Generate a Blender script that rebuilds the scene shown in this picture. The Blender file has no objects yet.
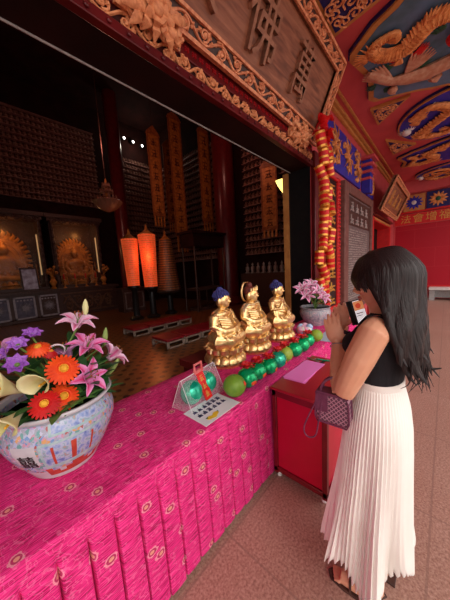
import bpy, bmesh, math, random
import numpy as np
from mathutils import Vector, Matrix
random.seed(7)
SC = bpy.context.scene
COL = SC.collection
PI = math.pi
R = math.radians

# ------------------------------------------------------------------ mesh helpers
class MB:
    def __init__(s):
        s.v = []; s.f = []; s.m = []; s.uv = None
    def add(s, vs, fs, m=0):
        n = len(s.v)
        s.v.extend([tuple(v) for v in vs])
        for f in fs:
            s.f.append(tuple(i + n for i in f)); s.m.append(m)
        return s
    def box(s, x0, x1, y0, y1, z0, z1, m=0):
        vs = [(x, y, z) for z in (z0, z1) for y in (y0, y1) for x in (x0, x1)]
        return s.add(vs, [(0,2,3,1), (4,5,7,6), (0,1,5,4), (2,6,7,3), (0,4,6,2), (1,3,7,5)], m)
    def obox(s, c, size, rot=None, m=0):
        hx, hy, hz = [a / 2 for a in size]
        rot = rot or Matrix.Identity(3)
        c = Vector(c)
        vs = [c + rot @ Vector((x, y, z)) for z in (-hz, hz) for y in (-hy, hy) for x in (-hx, hx)]
        return s.add(vs, [(0,2,3,1), (4,5,7,6), (0,1,5,4), (2,6,7,3), (0,4,6,2), (1,3,7,5)], m)
    def tube(s, pts, rad, n=8, closed=False, m=0, flat=1.0, up=None, cap=True):
        P = [Vector(p) for p in pts]; k = len(P)
        if not hasattr(rad, '__len__'): rad = [rad] * k
        T = []
        for i in range(k):
            if closed: t = P[(i + 1) % k] - P[i - 1]
            else: t = P[min(i + 1, k - 1)] - P[max(i - 1, 0)]
            if t.length < 1e-9: t = Vector((0, 0, 1))
            T.append(t.normalized())
        if up is not None:
            a = Vector(up)
        else:
            a = Vector((0, 0, 1)) if abs(T[0].z) < .9 else Vector((1, 0, 0))
        vs = []; N = None
        for i in range(k):
            if up is not None or N is None:
                N = a - T[i] * a.dot(T[i])
                if N.length < 1e-6: N = T[i].orthogonal()
            else:
                N = N - T[i] * N.dot(T[i])
                if N.length < 1e-6: N = T[i].orthogonal()
            N.normalize(); B = T[i].cross(N)
            for j in range(n):
                q = 2 * PI * j / n
                vs.append(P[i] + (N * math.sin(q) * flat + B * math.cos(q)) * rad[i])
        fs = []
        for i in range(k if closed else k - 1):
            i2 = (i + 1) % k
            for j in range(n):
                j2 = (j + 1) % n
                fs.append((i * n + j, i * n + j2, i2 * n + j2, i2 * n + j))
        if not closed and cap:
            fs.append(tuple(range(n))[::-1]); fs.append(tuple(range((k - 1) * n, k * n)))
        return s.add(vs, fs, m)
    def lathe(s, prof, n=32, c=(0, 0, 0), rf=None, mf=None, m=0, cap=True, mat3=None):
        vs = []; k = len(prof); c = Vector(c)
        for i, (r, z) in enumerate(prof):
            for j in range(n):
                a = 2 * PI * j / n
                rr = r * (rf(a, i / (k - 1)) if rf else 1)
                p = Vector((rr * math.cos(a), rr * math.sin(a), z))
                if mat3: p = mat3 @ p
                vs.append(c + p)
        n0 = len(s.v)
        s.v.extend([tuple(v) for v in vs])
        for i in range(k - 1):
            for j in range(n):
                j2 = (j + 1) % n
                s.f.append((n0 + i * n + j, n0 + i * n + j2, n0 + (i + 1) * n + j2, n0 + (i + 1) * n + j))
                s.m.append(mf((j + .5) / n, (i + .5) / (k - 1)) if mf else m)
        if cap:
            if prof[0][0] > 1e-6:
                s.f.append(tuple(n0 + j for j in range(n))[::-1]); s.m.append(m)
            if prof[-1][0] > 1e-6:
                s.f.append(tuple(n0 + (k - 1) * n + j for j in range(n))); s.m.append(m)
        return s
    def ell(s, c, r, nu=14, nv=8, rot=None, m=0):
        if not hasattr(r, '__len__'): r = (r, r, r)
        c = Vector(c); vs = []; fs = []
        def P(x, y, z):
            p = Vector((x * r[0], y * r[1], z * r[2]))
            return c + (rot @ p if rot else p)
        vs.append(P(0, 0, -1))
        for i in range(1, nv):
            t = PI * i / nv
            for j in range(nu):
                a = 2 * PI * j / nu
                vs.append(P(math.sin(t) * math.cos(a), math.sin(t) * math.sin(a), -math.cos(t)))
        vs.append(P(0, 0, 1)); L = len(vs) - 1
        for j in range(nu):
            j2 = (j + 1) % nu
            fs.append((0, 1 + j2, 1 + j))
            for i in range(nv - 2):
                a = 1 + i * nu
                fs.append((a + j, a + j2, a + nu + j2, a + nu + j))
            a = 1 + (nv - 2) * nu
            fs.append((a + j, a + j2, L))
        return s.add(vs, fs, m)
    def grid(s, fn, nu, nv, m=0, wrap=False, thick=0):
        vs = [fn(i / nu, j / nv) for j in range(nv + 1) for i in range(nu + (0 if wrap else 1))]
        w = nu if wrap else nu + 1
        fs = []
        for j in range(nv):
            for i in range(nu):
                i2 = (i + 1) % w
                fs.append((j * w + i, j * w + i2, (j + 1) * w + i2, (j + 1) * w + i))
        return s.add(vs, fs, m)
    def prism(s, poly, d0, d1, fr=None, m=0):
        """poly (u,v) extruded from depth d0 to d1; fr maps (u,v,d) to a point"""
        fr = fr or (lambda u, v, d: (u, v, d))
        n = len(poly)
        vs = [fr(u, v, d0) for u, v in poly] + [fr(u, v, d1) for u, v in poly]
        fs = [tuple(range(n))[::-1], tuple(range(n, 2 * n))]
        fs += [(i, (i + 1) % n, n + (i + 1) % n, n + i) for i in range(n)]
        return s.add(vs, fs, m)
    def mesh(s, name, mats, smooth=35):
        me = bpy.data.meshes.new(name)
        me.from_pydata(s.v, [], s.f)
        if not isinstance(mats, (list, tuple)): mats = [mats]
        for mm in mats: me.materials.append(mm)
        if len(mats) > 1: me.polygons.foreach_set('material_index', s.m)
        bm = bmesh.new(); bm.from_mesh(me)
        bmesh.ops.recalc_face_normals(bm, faces=bm.faces)
        bm.to_mesh(me); bm.free()
        if smooth:
            me.polygons.foreach_set('use_smooth', [True] * len(me.polygons))
            me.set_sharp_from_angle(angle=R(smooth))
        me.update()
        return me
    def build(s, name, mats, parent=None, loc=None, rot=None, smooth=35, bevel=0, **kw):
        return link(name, s.mesh(name, mats, smooth), parent, loc, rot, bevel, **kw)

def link(name, me, parent=None, loc=None, rot=None, bevel=0, **kw):
    o = bpy.data.objects.new(name, me); COL.objects.link(o)
    if parent: o.parent = parent
    if loc is not None: o.location = loc
    if rot is not None: o.rotation_euler = rot
    if bevel:
        b = o.modifiers.new('bevel', 'BEVEL'); b.width = bevel; b.segments = 2; b.limit_method = 'ANGLE'; b.angle_limit = R(40)
    for k, v in kw.items(): o[k] = v
    return o

def tag(o, label, cat, group=None, kind=None):
    o['label'] = label; o['category'] = cat
    if group: o['group'] = group
    if kind: o['kind'] = kind
    return o

def thing(name, label, cat, loc=(0, 0, 0), rz=0, group=None, rot=None):
    o = bpy.data.objects.new(name, None); COL.objects.link(o)
    o.empty_display_size = .05
    o.location = loc; o.rotation_euler = rot or (0, 0, rz)
    return tag(o, label, cat, group)

def struct(o):
    o['kind'] = 'structure'; return o

def dup(root, loc=None, rot=None, label=None, scale=None):
    r = root.copy(); COL.objects.link(r)
    if loc is not None: r.location = loc
    if rot is not None: r.rotation_euler = rot
    if scale: r.scale = (scale,) * 3
    if label: r['label'] = label
    for ch in list(root.children):
        c = ch.copy(); COL.objects.link(c); c.parent = r
        for g in list(ch.children):
            d = g.copy(); COL.objects.link(d); d.parent = c
    return r

def evalmesh(o, name):
    dg = bpy.context.evaluated_depsgraph_get()
    dg.update()
    me = bpy.data.meshes.new_from_object(o.evaluated_get(dg))
    me.name = name
    return me

def fused(mb, name, mat, voxel, smooth_it=6, fac=.5):
    """closed shapes fused into one continuous skin"""
    o = link(name, mb.mesh(name, mat, 0))
    r = o.modifiers.new('r', 'REMESH'); r.mode = 'VOXEL'; r.voxel_size = voxel
    sm = o.modifiers.new('s', 'SMOOTH'); sm.factor = fac; sm.iterations = smooth_it
    me = evalmesh(o, name)
    old = o.data
    bpy.data.objects.remove(o); bpy.data.meshes.remove(old)
    me.polygons.foreach_set('use_smooth', [True] * len(me.polygons))
    if not me.materials: me.materials.append(mat)
    return me

def text_mesh(body, size, mat, depth=.004, align='CENTER', spacing=1.0, vertical=False):
    c = bpy.data.curves.new('lettering', 'FONT')
    c.body = '\n'.join(body) if vertical else body
    c.size = size; c.extrude = depth / 2; c.align_x = align; c.align_y = 'CENTER'
    c.space_character = spacing; c.space_line = spacing * (1.0 if not vertical else .95)
    c.resolution_u = 3
    o = bpy.data.objects.new('lettering', c); COL.objects.link(o)
    me = evalmesh(o, 'lettering')
    bpy.data.objects.remove(o); bpy.data.curves.remove(c)
    me.materials.clear(); me.materials.append(mat)
    return me

def smoothstep(a, b, x):
    t = min(1, max(0, (x - a) / (b - a))); return t * t * (3 - 2 * t)

def catmull(pts, n=6):
    P = [np.array(p, float) for p in pts]; out = []
    for i in range(len(P) - 1):
        p0 = P[max(i - 1, 0)]; p1 = P[i]; p2 = P[i + 1]; p3 = P[min(i + 2, len(P) - 1)]
        for k in range(n):
            t = k / n
            out.append(.5 * (2 * p1 + (p2 - p0) * t + (2 * p0 - 5 * p1 + 4 * p2 - p3) * t * t + (3 * p1 - p0 - 3 * p2 + p3) * t ** 3))
    out.append(P[-1])
    return [tuple(p) for p in out]

# ------------------------------------------------------------------ materials
def newmat(name):
    m = bpy.data.materials.new(name); m.use_nodes = True
    nt = m.node_tree; nt.nodes.clear()
    out = nt.nodes.new('ShaderNodeOutputMaterial'); b = nt.nodes.new('ShaderNodeBsdfPrincipled')
    nt.links.new(b.outputs[0], out.inputs[0])
    return m, nt, b
def nd(nt, t, **kw):
    n = nt.nodes.new('ShaderNode' + t)
    for k, v in kw.items():
        if k.startswith('i_'): n.inputs[int(k[2:])].default_value = v
        else: setattr(n, k, v)
    return n
def ramp(nt, fac, stops, interp='LINEAR'):
    r = nt.nodes.new('ShaderNodeValToRGB'); r.color_ramp.interpolation = interp
    e = r.color_ramp.elements
    while len(e) > 1: e.remove(e[0])
    e[0].position = stops[0][0]; e[0].color = (*stops[0][1], 1)
    for p, c in stops[1:]:
        x = e.new(p); x.color = (*c, 1)
    nt.links.new(fac, r.inputs[0]); return r.outputs[0]
def mixc(nt, fac, a, b, blend='MIX'):
    m = nt.nodes.new('ShaderNodeMix'); m.data_type = 'RGBA'; m.blend_type = blend
    for s, v in ((m.inputs[0], fac), (m.inputs[6], a), (m.inputs[7], b)):
        if isinstance(v, (int, float)): s.default_value = v
        elif isinstance(v, tuple): s.default_value = (*v, 1)
        else: nt.links.new(v, s)
    return m.outputs[2]
def mth(nt, op, a, b=None):
    m = nt.nodes.new('ShaderNodeMath'); m.operation = op
    for i, v in enumerate((a, b)):
        if v is None: continue
        if isinstance(v, (int, float)): m.inputs[i].default_value = v
        else: nt.links.new(v, m.inputs[i])
    return m.outputs[0]
def coord(nt, kind='Object', scale=(1, 1, 1), rot=(0, 0, 0)):
    t = nt.nodes.new('ShaderNodeTexCoord'); mp = nt.nodes.new('ShaderNodeMapping')
    mp.inputs['Scale'].default_value = scale; mp.inputs['Rotation'].default_value = rot
    nt.links.new(t.outputs[kind], mp.inputs[0]); return mp.outputs[0]
def bump(nt, b, h, strength=.3, dist=.01):
    n = nt.nodes.new('ShaderNodeBump'); n.inputs['Strength'].default_value = strength; n.inputs['Distance'].default_value = dist
    nt.links.new(h, n.inputs['Height']); nt.links.new(n.outputs[0], b.inputs['Normal'])
def pm(name, c1, c2=None, scale=12, rough=.6, metal=0, bmp=0, spec=None, stretch=(1, 1, 1), emis=None, es=0, sss=0, trans=0, alpha=None, coat=0, sheen=0, detail=3):
    """a surface of two close tones broken up by noise"""
    m, nt, b = newmat(name)
    c2 = c2 or tuple(x * .8 for x in c1)
    n = nd(nt, 'TexNoise'); n.inputs['Scale'].default_value = scale; n.inputs['Detail'].default_value = detail
    nt.links.new(coord(nt, 'Object', stretch), n.inputs['Vector'])
    f = n.outputs['Fac']
    col = ramp(nt, f, [(.35, c2), (.65, c1)])
    nt.links.new(col, b.inputs['Base Color'])
    b.inputs['Roughness'].default_value = rough; b.inputs['Metallic'].default_value = metal
    if spec is None and not metal: spec = .3
    if spec is not None: b.inputs['Specular IOR Level'].default_value = spec
    if bmp: bump(nt, b, f, bmp)
    if emis: b.inputs['Emission Color'].default_value = (*emis, 1); b.inputs['Emission Strength'].default_value = es
    if sss:
        b.inputs['Subsurface Weight'].default_value = sss; b.inputs['Subsurface Radius'].default_value = (.012, .005, .003)
    if trans: b.inputs['Transmission Weight'].default_value = trans
    if alpha is not None: b.inputs['Alpha'].default_value = alpha
    if coat: b.inputs['Coat Weight'].default_value = coat; b.inputs['Coat Roughness'].default_value = .15
    if sheen: b.inputs['Sheen Weight'].default_value = sheen
    return m
M = {}
M['red_wall'] = pm('red_painted_plaster', (.60, .09, .10), (.53, .075, .085), 3, .55, bmp=.05)
M['red_lacquer'] = pm('red_lacquer', (.36, .012, .018), (.30, .008, .014), 6, .3, coat=.3)
M['dark_red'] = pm('dark_red_lacquer', (.13, .008, .01), (.09, .006, .008), 5, .35, coat=.2)
M['deep_red'] = pm('deep_red_hall_wood', (.05, .006, .006), (.03, .004, .004), 4, .6)
M['bright_red'] = pm('bright_red_paint', (.65, .02, .02), (.55, .012, .015), 8, .45)
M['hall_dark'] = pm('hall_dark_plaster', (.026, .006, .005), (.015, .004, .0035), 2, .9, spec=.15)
M['carved'] = pm('carved_gilt_wood', (.82, .37, .17), (.56, .20, .085), 30, .5, bmp=.4)
M['carved_pale'] = pm('pale_carved_frame_wood', (.84, .38, .19), (.56, .19, .09), 25, .5, bmp=.3)
M['gold'] = pm('gilded_gold', (1.0, .76, .38), (.84, .52, .20), 34, .36, .88, bmp=.3)
M['gold_paint'] = pm('gold_paint', (.70, .36, .07), (.55, .26, .05), 25, .45, .3)
M['dull_gold'] = pm('dull_hall_gold', (.60, .22, .035), (.34, .11, .018), 9, .5, .2)
M['blue_paint'] = pm('ultramarine_paint', (.035, .03, .42), (.03, .03, .30), 8, .5)
M['navy_paint'] = pm('navy_paint', (.012, .012, .10), (.02, .02, .14), 8, .5)
M['slate_paint'] = pm('slate_blue_paint', (.12, .21, .36), (.07, .14, .20), 4, .6)
M['orange_relief'] = pm('orange_gilt_relief', (.82, .36, .12), (.52, .17, .05), 14, .5, bmp=.35)
M['pale_relief'] = pm('pale_orange_relief', (.60, .36, .24), (.50, .22, .13), 16, .5, bmp=.3)
M['green_paint'] = pm('green_paint', (.03, .12, .06), (.02, .08, .05), 9, .55)
M['ochre'] = pm('ochre_moulding', (.55, .25, .07), (.45, .18, .05), 10, .5)
M['black'] = pm('black_lacquer', (.015, .013, .013), (.01, .009, .01), 8, .3)
M['white'] = pm('white_paint', (.75, .73, .70), (.66, .64, .62), 8, .5)
M['grey_stone'] = pm('grey_stone', (.42, .41, .40), (.33, .32, .32), 20, .6, bmp=.2)
M['cushion'] = pm('red_vinyl_cushion', (.26, .008, .018), (.20, .006, .012), 8, .35)
M['bench_white'] = pm('bench_white_wood', (.34, .26, .21), (.27, .20, .16), 8, .5)
M['skin'] = pm('tan_skin', (.68, .345, .215), (.62, .30, .185), 14, .45, sss=.12, bmp=.03)
M['hair'] = pm('black_brown_hair', (.020, .011, .011), (.009, .005, .005), 40, .42, stretch=(6, 6, .4), bmp=.3, spec=.3)
M['top'] = pm('black_ribbed_knit', (.014, .013, .017), (.009, .009, .012), 60, .8, stretch=(1, 1, .02), bmp=.25)
M['skirt'] = pm('cream_pleated_cloth', (.88, .85, .80), (.85, .81, .75), 6, .75, sheen=.2)
M['leaf'] = pm('dark_green_leaf', (.035, .12, .03), (.02, .075, .025), 10, .45)
M['leaf_light'] = pm('mid_green_leaf', (.09, .22, .05), (.05, .14, .035), 10, .45)
M['stem'] = pm('light_green_stem', (.16, .28, .06), (.10, .20, .04), 10, .5)
M['bud'] = pm('green_bud', (.32, .42, .13), (.22, .33, .09), 14, .45)
M['lemon'] = pm('cream_petal', (.78, .74, .45), (.66, .66, .30), 10, .5, sss=.05)
M['white_petal'] = pm('white_petal', (.80, .72, .76), (.70, .60, .68), 10, .5)
M['purple'] = pm('purple_petal', (.30, .08, .50), (.40, .16, .60), 20, .55)
M['mauve'] = pm('mauve_lily_petal', (.60, .30, .52), (.50, .2, .42), 16, .5)
M['orange_petal'] = pm('orange_red_petal', (.85, .09, .012), (.75, .05, .01), 25, .5)
M['red_petal'] = pm('red_petal', (.60, .012, .012), (.45, .008, .01), 25, .5)
M['yellow'] = pm('yellow_centre', (.85, .45, .04), (.65, .28, .02), 60, .7, bmp=.4)
M['pomelo'] = pm('pomelo_rind', (.17, .32, .03), (.11, .24, .025), 16, .4, bmp=.08)
M['pomelo_yellow'] = pm('yellowing_pomelo_rind', (.30, .42, .05), (.20, .34, .04), 14, .4, bmp=.08)
M['foil'] = pm('green_foil', (.0, .62, .20), (.0, .34, .12), 9, .2, .4, bmp=.9)
M['foil_teal'] = pm('teal_green_foil', (.06, .68, .38), (.0, .32, .2), 9, .2, .4, bmp=.9)
M['ribbon'] = pm('red_ribbon', (.70, .012, .015), (.5, .008, .01), 14, .4)
M['label_red'] = pm('red_gold_sticker', (.75, .10, .03), (.6, .03, .02), 60, .45)
M['pink_paper'] = pm('bright_pink_paper', (.85, .22, .62), (.82, .20, .58), 3, .7)
M['paper'] = pm('white_laminated_paper', (.72, .72, .78), (.68, .68, .75), 4, .3)
M['ink'] = pm('dark_blue_ink', (.03, .03, .09), None, 4, .6)
M['steel'] = pm('steel', (.55, .57, .58), (.45, .46, .48), 20, .3, .9)
M['clear'] = pm('clear_plastic_film', (.9, .9, .95), (.85, .85, .92), 8, .1, alpha=.13)
M['blue_hair'] = pm('blue_painted_curls', (.045, .05, .22), (.03, .03, .14), 70, .5, bmp=.6)
M['phone'] = pm('black_phone', (.02, .02, .022), None, 8, .25)
M['crystal'] = pm('amber_crystal', (.32, .17, .12), (.22, .10, .07), 60, .2, bmp=.5)
M['old_wood'] = pm('dark_carved_wood', (.075, .035, .026), (.045, .02, .016), 20, .45, bmp=.3)
M['grey_wood'] = pm('grey_inscribed_board', (.17, .13, .125), (.12, .09, .09), 14, .5, bmp=.1)
M['shelf'] = pm('hall_shelf_edge', (.36, .20, .18), (.26, .14, .13), 9, .45)
M['tiny_bronze'] = pm('small_bronze_buddha', (.30, .15, .11), (.18, .085, .06), 12, .45, .2)
M['lamp_white'] = pm('white_spot_lens', (1, 1, 1), None, 4, .5, emis=(1, .93, .85), es=9)
M['lamp_yellow'] = pm('yellow_lamp_glass', (1, .7, .2), None, 4, .5, emis=(1, .72, .18), es=2.2)
M['glow_strip'] = pm('warm_light_strip', (1, .8, .5), None, 4, .5, emis=(1, .6, .25), es=.35)

def mat_wood_board():
    m, nt, b = newmat('sign_board_wood')
    v = coord(nt, 'Object', (1.2, 9, 9), (0, 0, 0))
    n = nd(nt, 'TexNoise'); n.inputs['Scale'].default_value = 2.2; n.inputs['Detail'].default_value = 6; n.inputs['Distortion'].default_value = .6
    nt.links.new(v, n.inputs['Vector'])
    c = ramp(nt, n.outputs['Fac'], [(.3, (.12, .036, .016)), (.5, (.25, .085, .040)), (.72, (.36, .145, .075))])
    nt.links.new(c, b.inputs['Base Color']); b.inputs['Roughness'].default_value = .55
    bump(nt, b, n.outputs['Fac'], .15)
    return m
M['board'] = mat_wood_board()

def mat_brocade():
    m, nt, b = newmat('magenta_brocade')
    uv = coord(nt, 'UV')
    # woven streaks along the cloth
    w = nd(nt, 'TexNoise'); w.inputs['Scale'].default_value = 1.0; w.inputs['Detail'].default_value = 4
    nt.links.new(coord(nt, 'UV', (16, 260, 1)), w.inputs['Vector'])
    base = ramp(nt, w.outputs['Fac'], [(.36, (.28, .006, .06)), (.5, (.71, .022, .19)), (.64, (.86, .05, .28))])
    # swirling damask vine
    n2 = nd(nt, 'TexNoise'); n2.inputs['Scale'].default_value = 26; n2.inputs['Detail'].default_value = 1; n2.inputs['Distortion'].default_value = 1.2
    nt.links.new(uv, n2.inputs['Vector'])
    vine = ramp(nt, n2.outputs['Fac'], [(.47, (0, 0, 0)), (.49, (1, 1, 1)), (.51, (1, 1, 1)), (.53, (0, 0, 0))])
    base = mixc(nt, mth(nt, 'MULTIPLY', vine, .35), base, (.90, .22, .42))
    # round medallions
    v = nd(nt, 'TexVoronoi', voronoi_dimensions='2D'); v.inputs['Scale'].default_value = 6.2; v.inputs['Randomness'].default_value = .85
    nt.links.new(uv, v.inputs['Vector'])
    d = v.outputs['Distance']
    ring = ramp(nt, d, [(0, (.75, .50, .25)), (.035, (.75, .50, .25)), (.045, (.25, .03, .05)), (.075, (.25, .03, .05)), (.085, (.85, .42, .45)), (.13, (.80, .25, .38)), (.14, (0, 0, 0))], 'CONSTANT')
    pet = nd(nt, 'TexNoise'); pet.inputs['Scale'].default_value = 90
    nt.links.new(uv, pet.inputs['Vector'])
    msk = mth(nt, 'LESS_THAN', mth(nt, 'ADD', d, mth(nt, 'MULTIPLY', mth(nt, 'SUBTRACT', pet.outputs['Fac'], .5), .14)), .12)
    c = mixc(nt, mth(nt, 'MULTIPLY', msk, .55), base, ring)
    nt.links.new(c, b.inputs['Base Color']); b.inputs['Roughness'].default_value = .62
    b.inputs['Specular IOR Level'].default_value = .18
    bump(nt, b, w.outputs['Fac'], .2, .003)
    return m
M['brocade'] = mat_brocade()

def mat_granite():
    m, nt, b = newmat('red_granite_paving')
    v = coord(nt, 'Object')
    n = nd(nt, 'TexNoise'); n.inputs['Scale'].default_value = 75; n.inputs['Detail'].default_value = 4; n.inputs['Roughness'].default_value = .7
    nt.links.new(v, n.inputs['Vector'])
    c = ramp(nt, n.outputs['Fac'], [(.36, (.19, .085, .065)), (.5, (.40, .22, .165)), (.64, (.58, .38, .31))])
    n2 = nd(nt, 'TexNoise'); n2.inputs['Scale'].default_value = 1.6; n2.inputs['Detail'].default_value = 3
    nt.links.new(v, n2.inputs['Vector'])
    c = mixc(nt, .35, c, ramp(nt, n2.outputs['Fac'], [(.3, (.34, .175, .13)), (.7, (.47, .29, .235))]))
    br = nd(nt, 'TexBrick'); br.offset = 0; br.inputs['Scale'].default_value = 1; br.inputs['Brick Width'].default_value = .9; br.inputs['Row Height'].default_value = .9; br.inputs['Mortar Size'].default_value = .006
    nt.links.new(v, br.inputs['Vector'])
    c = mixc(nt, mth(nt, 'MULTIPLY', br.outputs['Fac'], .6), c, (.25, .14, .11))
    nt.links.new(c, b.inputs['Base Color']); b.inputs['Roughness'].default_value = .42
    bump(nt, b, n.outputs['Fac'], .12, .004)
    return m
M['granite'] = mat_granite()

def mat_hall_floor():
    m, nt, b = newmat('amber_hall_tiles')
    v = coord(nt, 'Object', (1, 1, 1), (0, 0, R(45)))
    vo = nd(nt, 'TexVoronoi', voronoi_dimensions='2D'); vo.inputs['Scale'].default_value = 5.5; vo.inputs['Randomness'].default_value = 0
    nt.links.new(v, vo.inputs['Vector'])
    n = nd(nt, 'TexNoise'); n.inputs['Scale'].default_value = 9; nt.links.new(v, n.inputs['Vector'])
    base = ramp(nt, n.outputs['Fac'], [(.3, (.17, .062, .018)), (.7, (.25, .10, .030))])
    c = mixc(nt, ramp(nt, vo.outputs['Distance'], [(.22, (1, 1, 1)), (.28, (0, 0, 0))]), base, (.045, .014, .008))
    nt.links.new(c, b.inputs['Base Color']); b.inputs['Roughness'].default_value = .28
    return m
M['hall_floor'] = mat_hall_floor()

def mat_redtile():
    m, nt, b = newmat('red_glazed_wall_tiles')
    br = nd(nt, 'TexBrick'); br.offset = .5
    for k, x in (('Scale', 1), ('Brick Width', 1.3), ('Row Height', .75), ('Mortar Size', .008)): br.inputs[k].default_value = x
    br.inputs['Color1'].default_value = (.42, .008, .022, 1); br.inputs['Color2'].default_value = (.38, .007, .02, 1); br.inputs['Mortar'].default_value = (.46, .03, .04, 1)
    nt.links.new(coord(nt, 'Object', (1, 1, 1)), br.inputs['Vector'])
    nt.links.new(br.outputs['Color'], b.inputs['Base Color']); b.inputs['Roughness'].default_value = .4; b.inputs['Specular IOR Level'].default_value = .2
    return m
M['redtile'] = mat_redtile()

def mat_petal(name, mid, edge, spots=None):
    """petal coloured by UV: midrib along u=.5, base at v=0"""
    m, nt, b = newmat(name)
    t = nd(nt, 'TexCoord'); s = nd(nt, 'SeparateXYZ'); nt.links.new(t.outputs['UV'], s.inputs[0])
    d = mth(nt, 'ABSOLUTE', mth(nt, 'SUBTRACT', s.outputs[0], .5))
    c = ramp(nt, d, [(.02, mid), (.16, tuple(.5 * (a + e) for a, e in zip(mid, edge))), (.42, edge)])
    nt.links.new(c, b.inputs['Base Color']); b.inputs['Roughness'].default_value = .5
    b.inputs['Subsurface Weight'].default_value = .05
    return m
M['lily'] = mat_petal('pink_lily_petal', (.66, .03, .18), (.76, .26, .54))
M['lily_pale'] = mat_petal('pale_pink_lily_petal', (.68, .07, .27), (.80, .52, .68))

def mat_porcelain():
    m, nt, b = newmat('famille_rose_porcelain')
    v = coord(nt, 'Object')
    vo = nd(nt, 'TexVoronoi'); vo.inputs['Scale'].default_value = 62; nt.links.new(v, vo.inputs['Vector'])
    sep = nd(nt, 'SeparateColor'); nt.links.new(vo.outputs['Color'], sep.inputs[0])
    c = ramp(nt, sep.outputs[0], [(0, (.38, .42, .60)), (.2, (.50, .26, .36)), (.33, (.14, .26, .52)), (.47, (.46, .46, .62)), (.6, (.13, .32, .32)), (.72, (.58, .30, .13)), (.82, (.42, .34, .56)), (.93, (.36, .10, .10))], 'CONSTANT')
    n = nd(nt, 'TexNoise'); n.inputs['Scale'].default_value = 60; nt.links.new(v, n.inputs['Vector'])
    c = mixc(nt, ramp(nt, n.outputs['Fac'], [(.52, (0, 0, 0)), (.56, (1, 1, 1))]), c, (.33, .34, .43))
    nt.links.new(c, b.inputs['Base Color']); b.inputs['Roughness'].default_value = .18
    return m
M['porcelain'] = mat_porcelain()
def mat_scene():
    m, nt, b = newmat('painted_blue_scene_porcelain')
    v = coord(nt, 'Object')
    n = nd(nt, 'TexNoise'); n.inputs['Scale'].default_value = 34; n.inputs['Detail'].default_value = 4; nt.links.new(v, n.inputs['Vector'])
    c = ramp(nt, n.outputs['Fac'], [(.28, (.08, .13, .40)), (.42, (.24, .32, .58)), (.52, (.42, .45, .60)), (.60, (.20, .36, .44)), (.66, (.50, .22, .16)), (.72, (.42, .38, .30))])
    nt.links.new(c, b.inputs['Base Color']); b.inputs['Roughness'].default_value = .18
    return m
M['scene'] = mat_scene()
M['porc_red'] = pm('porcelain_red', (.50, .07, .04), (.38, .05, .03), 30, .2)
M['porc_white'] = pm('porcelain_white', (.54, .54, .57), (.46, .46, .50), 20, .18)
M['porc_teal'] = pm('porcelain_teal_border', (.25, .42, .45), (.40, .5, .52), 40, .2)
M['porc_grey'] = pm('grey_white_porcelain', (.46, .44, .45), (.22, .23, .28), 30, .25)

def mat_monogram():
    m, nt, b = newmat('burgundy_chevron_leather')
    v = coord(nt, 'Object', (1, 1, 1))
    s = nd(nt, 'SeparateXYZ'); nt.links.new(v, s.inputs[0])
    y, z = s.outputs[1], s.outputs[2]
    a = mth(nt, 'ABSOLUTE', mth(nt, 'SUBTRACT', mth(nt, 'FRACT', mth(nt, 'MULTIPLY', mth(nt, 'ADD', y, z), 40.)), .5))
    c = mth(nt, 'ABSOLUTE', mth(nt, 'SUBTRACT', mth(nt, 'FRACT', mth(nt, 'MULTIPLY', mth(nt, 'SUBTRACT', y, z), 40.)), .5))
    g = mth(nt, 'GREATER_THAN', mth(nt, 'MAXIMUM', a, c), .37)
    col = mixc(nt, g, (.085, .022, .05), (.40, .20, .26))
    nt.links.new(col, b.inputs['Base Color']); b.inputs['Roughness'].default_value = .4
    return m
M['monogram'] = mat_monogram()
M['burgundy'] = pm('burgundy_leather', (.16, .04, .085), (.11, .025, .06), 20, .4)

def mat_lantern():
    m, nt, b = newmat('glowing_orange_lamp_tiers')
    s = nd(nt, 'SeparateXYZ'); nt.links.new(coord(nt, 'Object'), s.inputs[0])
    n = nd(nt, 'TexNoise'); n.inputs['Scale'].default_value = 30; nt.links.new(coord(nt, 'Object'), n.inputs['Vector'])
    c = ramp(nt, n.outputs['Fac'], [(.35, (.55, .05, .012)), (.6, (.85, .11, .03))])
    nt.links.new(c, b.inputs['Base Color']); nt.links.new(c, b.inputs['Emission Color'])
    b.inputs['Emission Strength'].default_value = .55; b.inputs['Roughness'].default_value = .5
    return m
M['lantern'] = mat_lantern()
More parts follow.
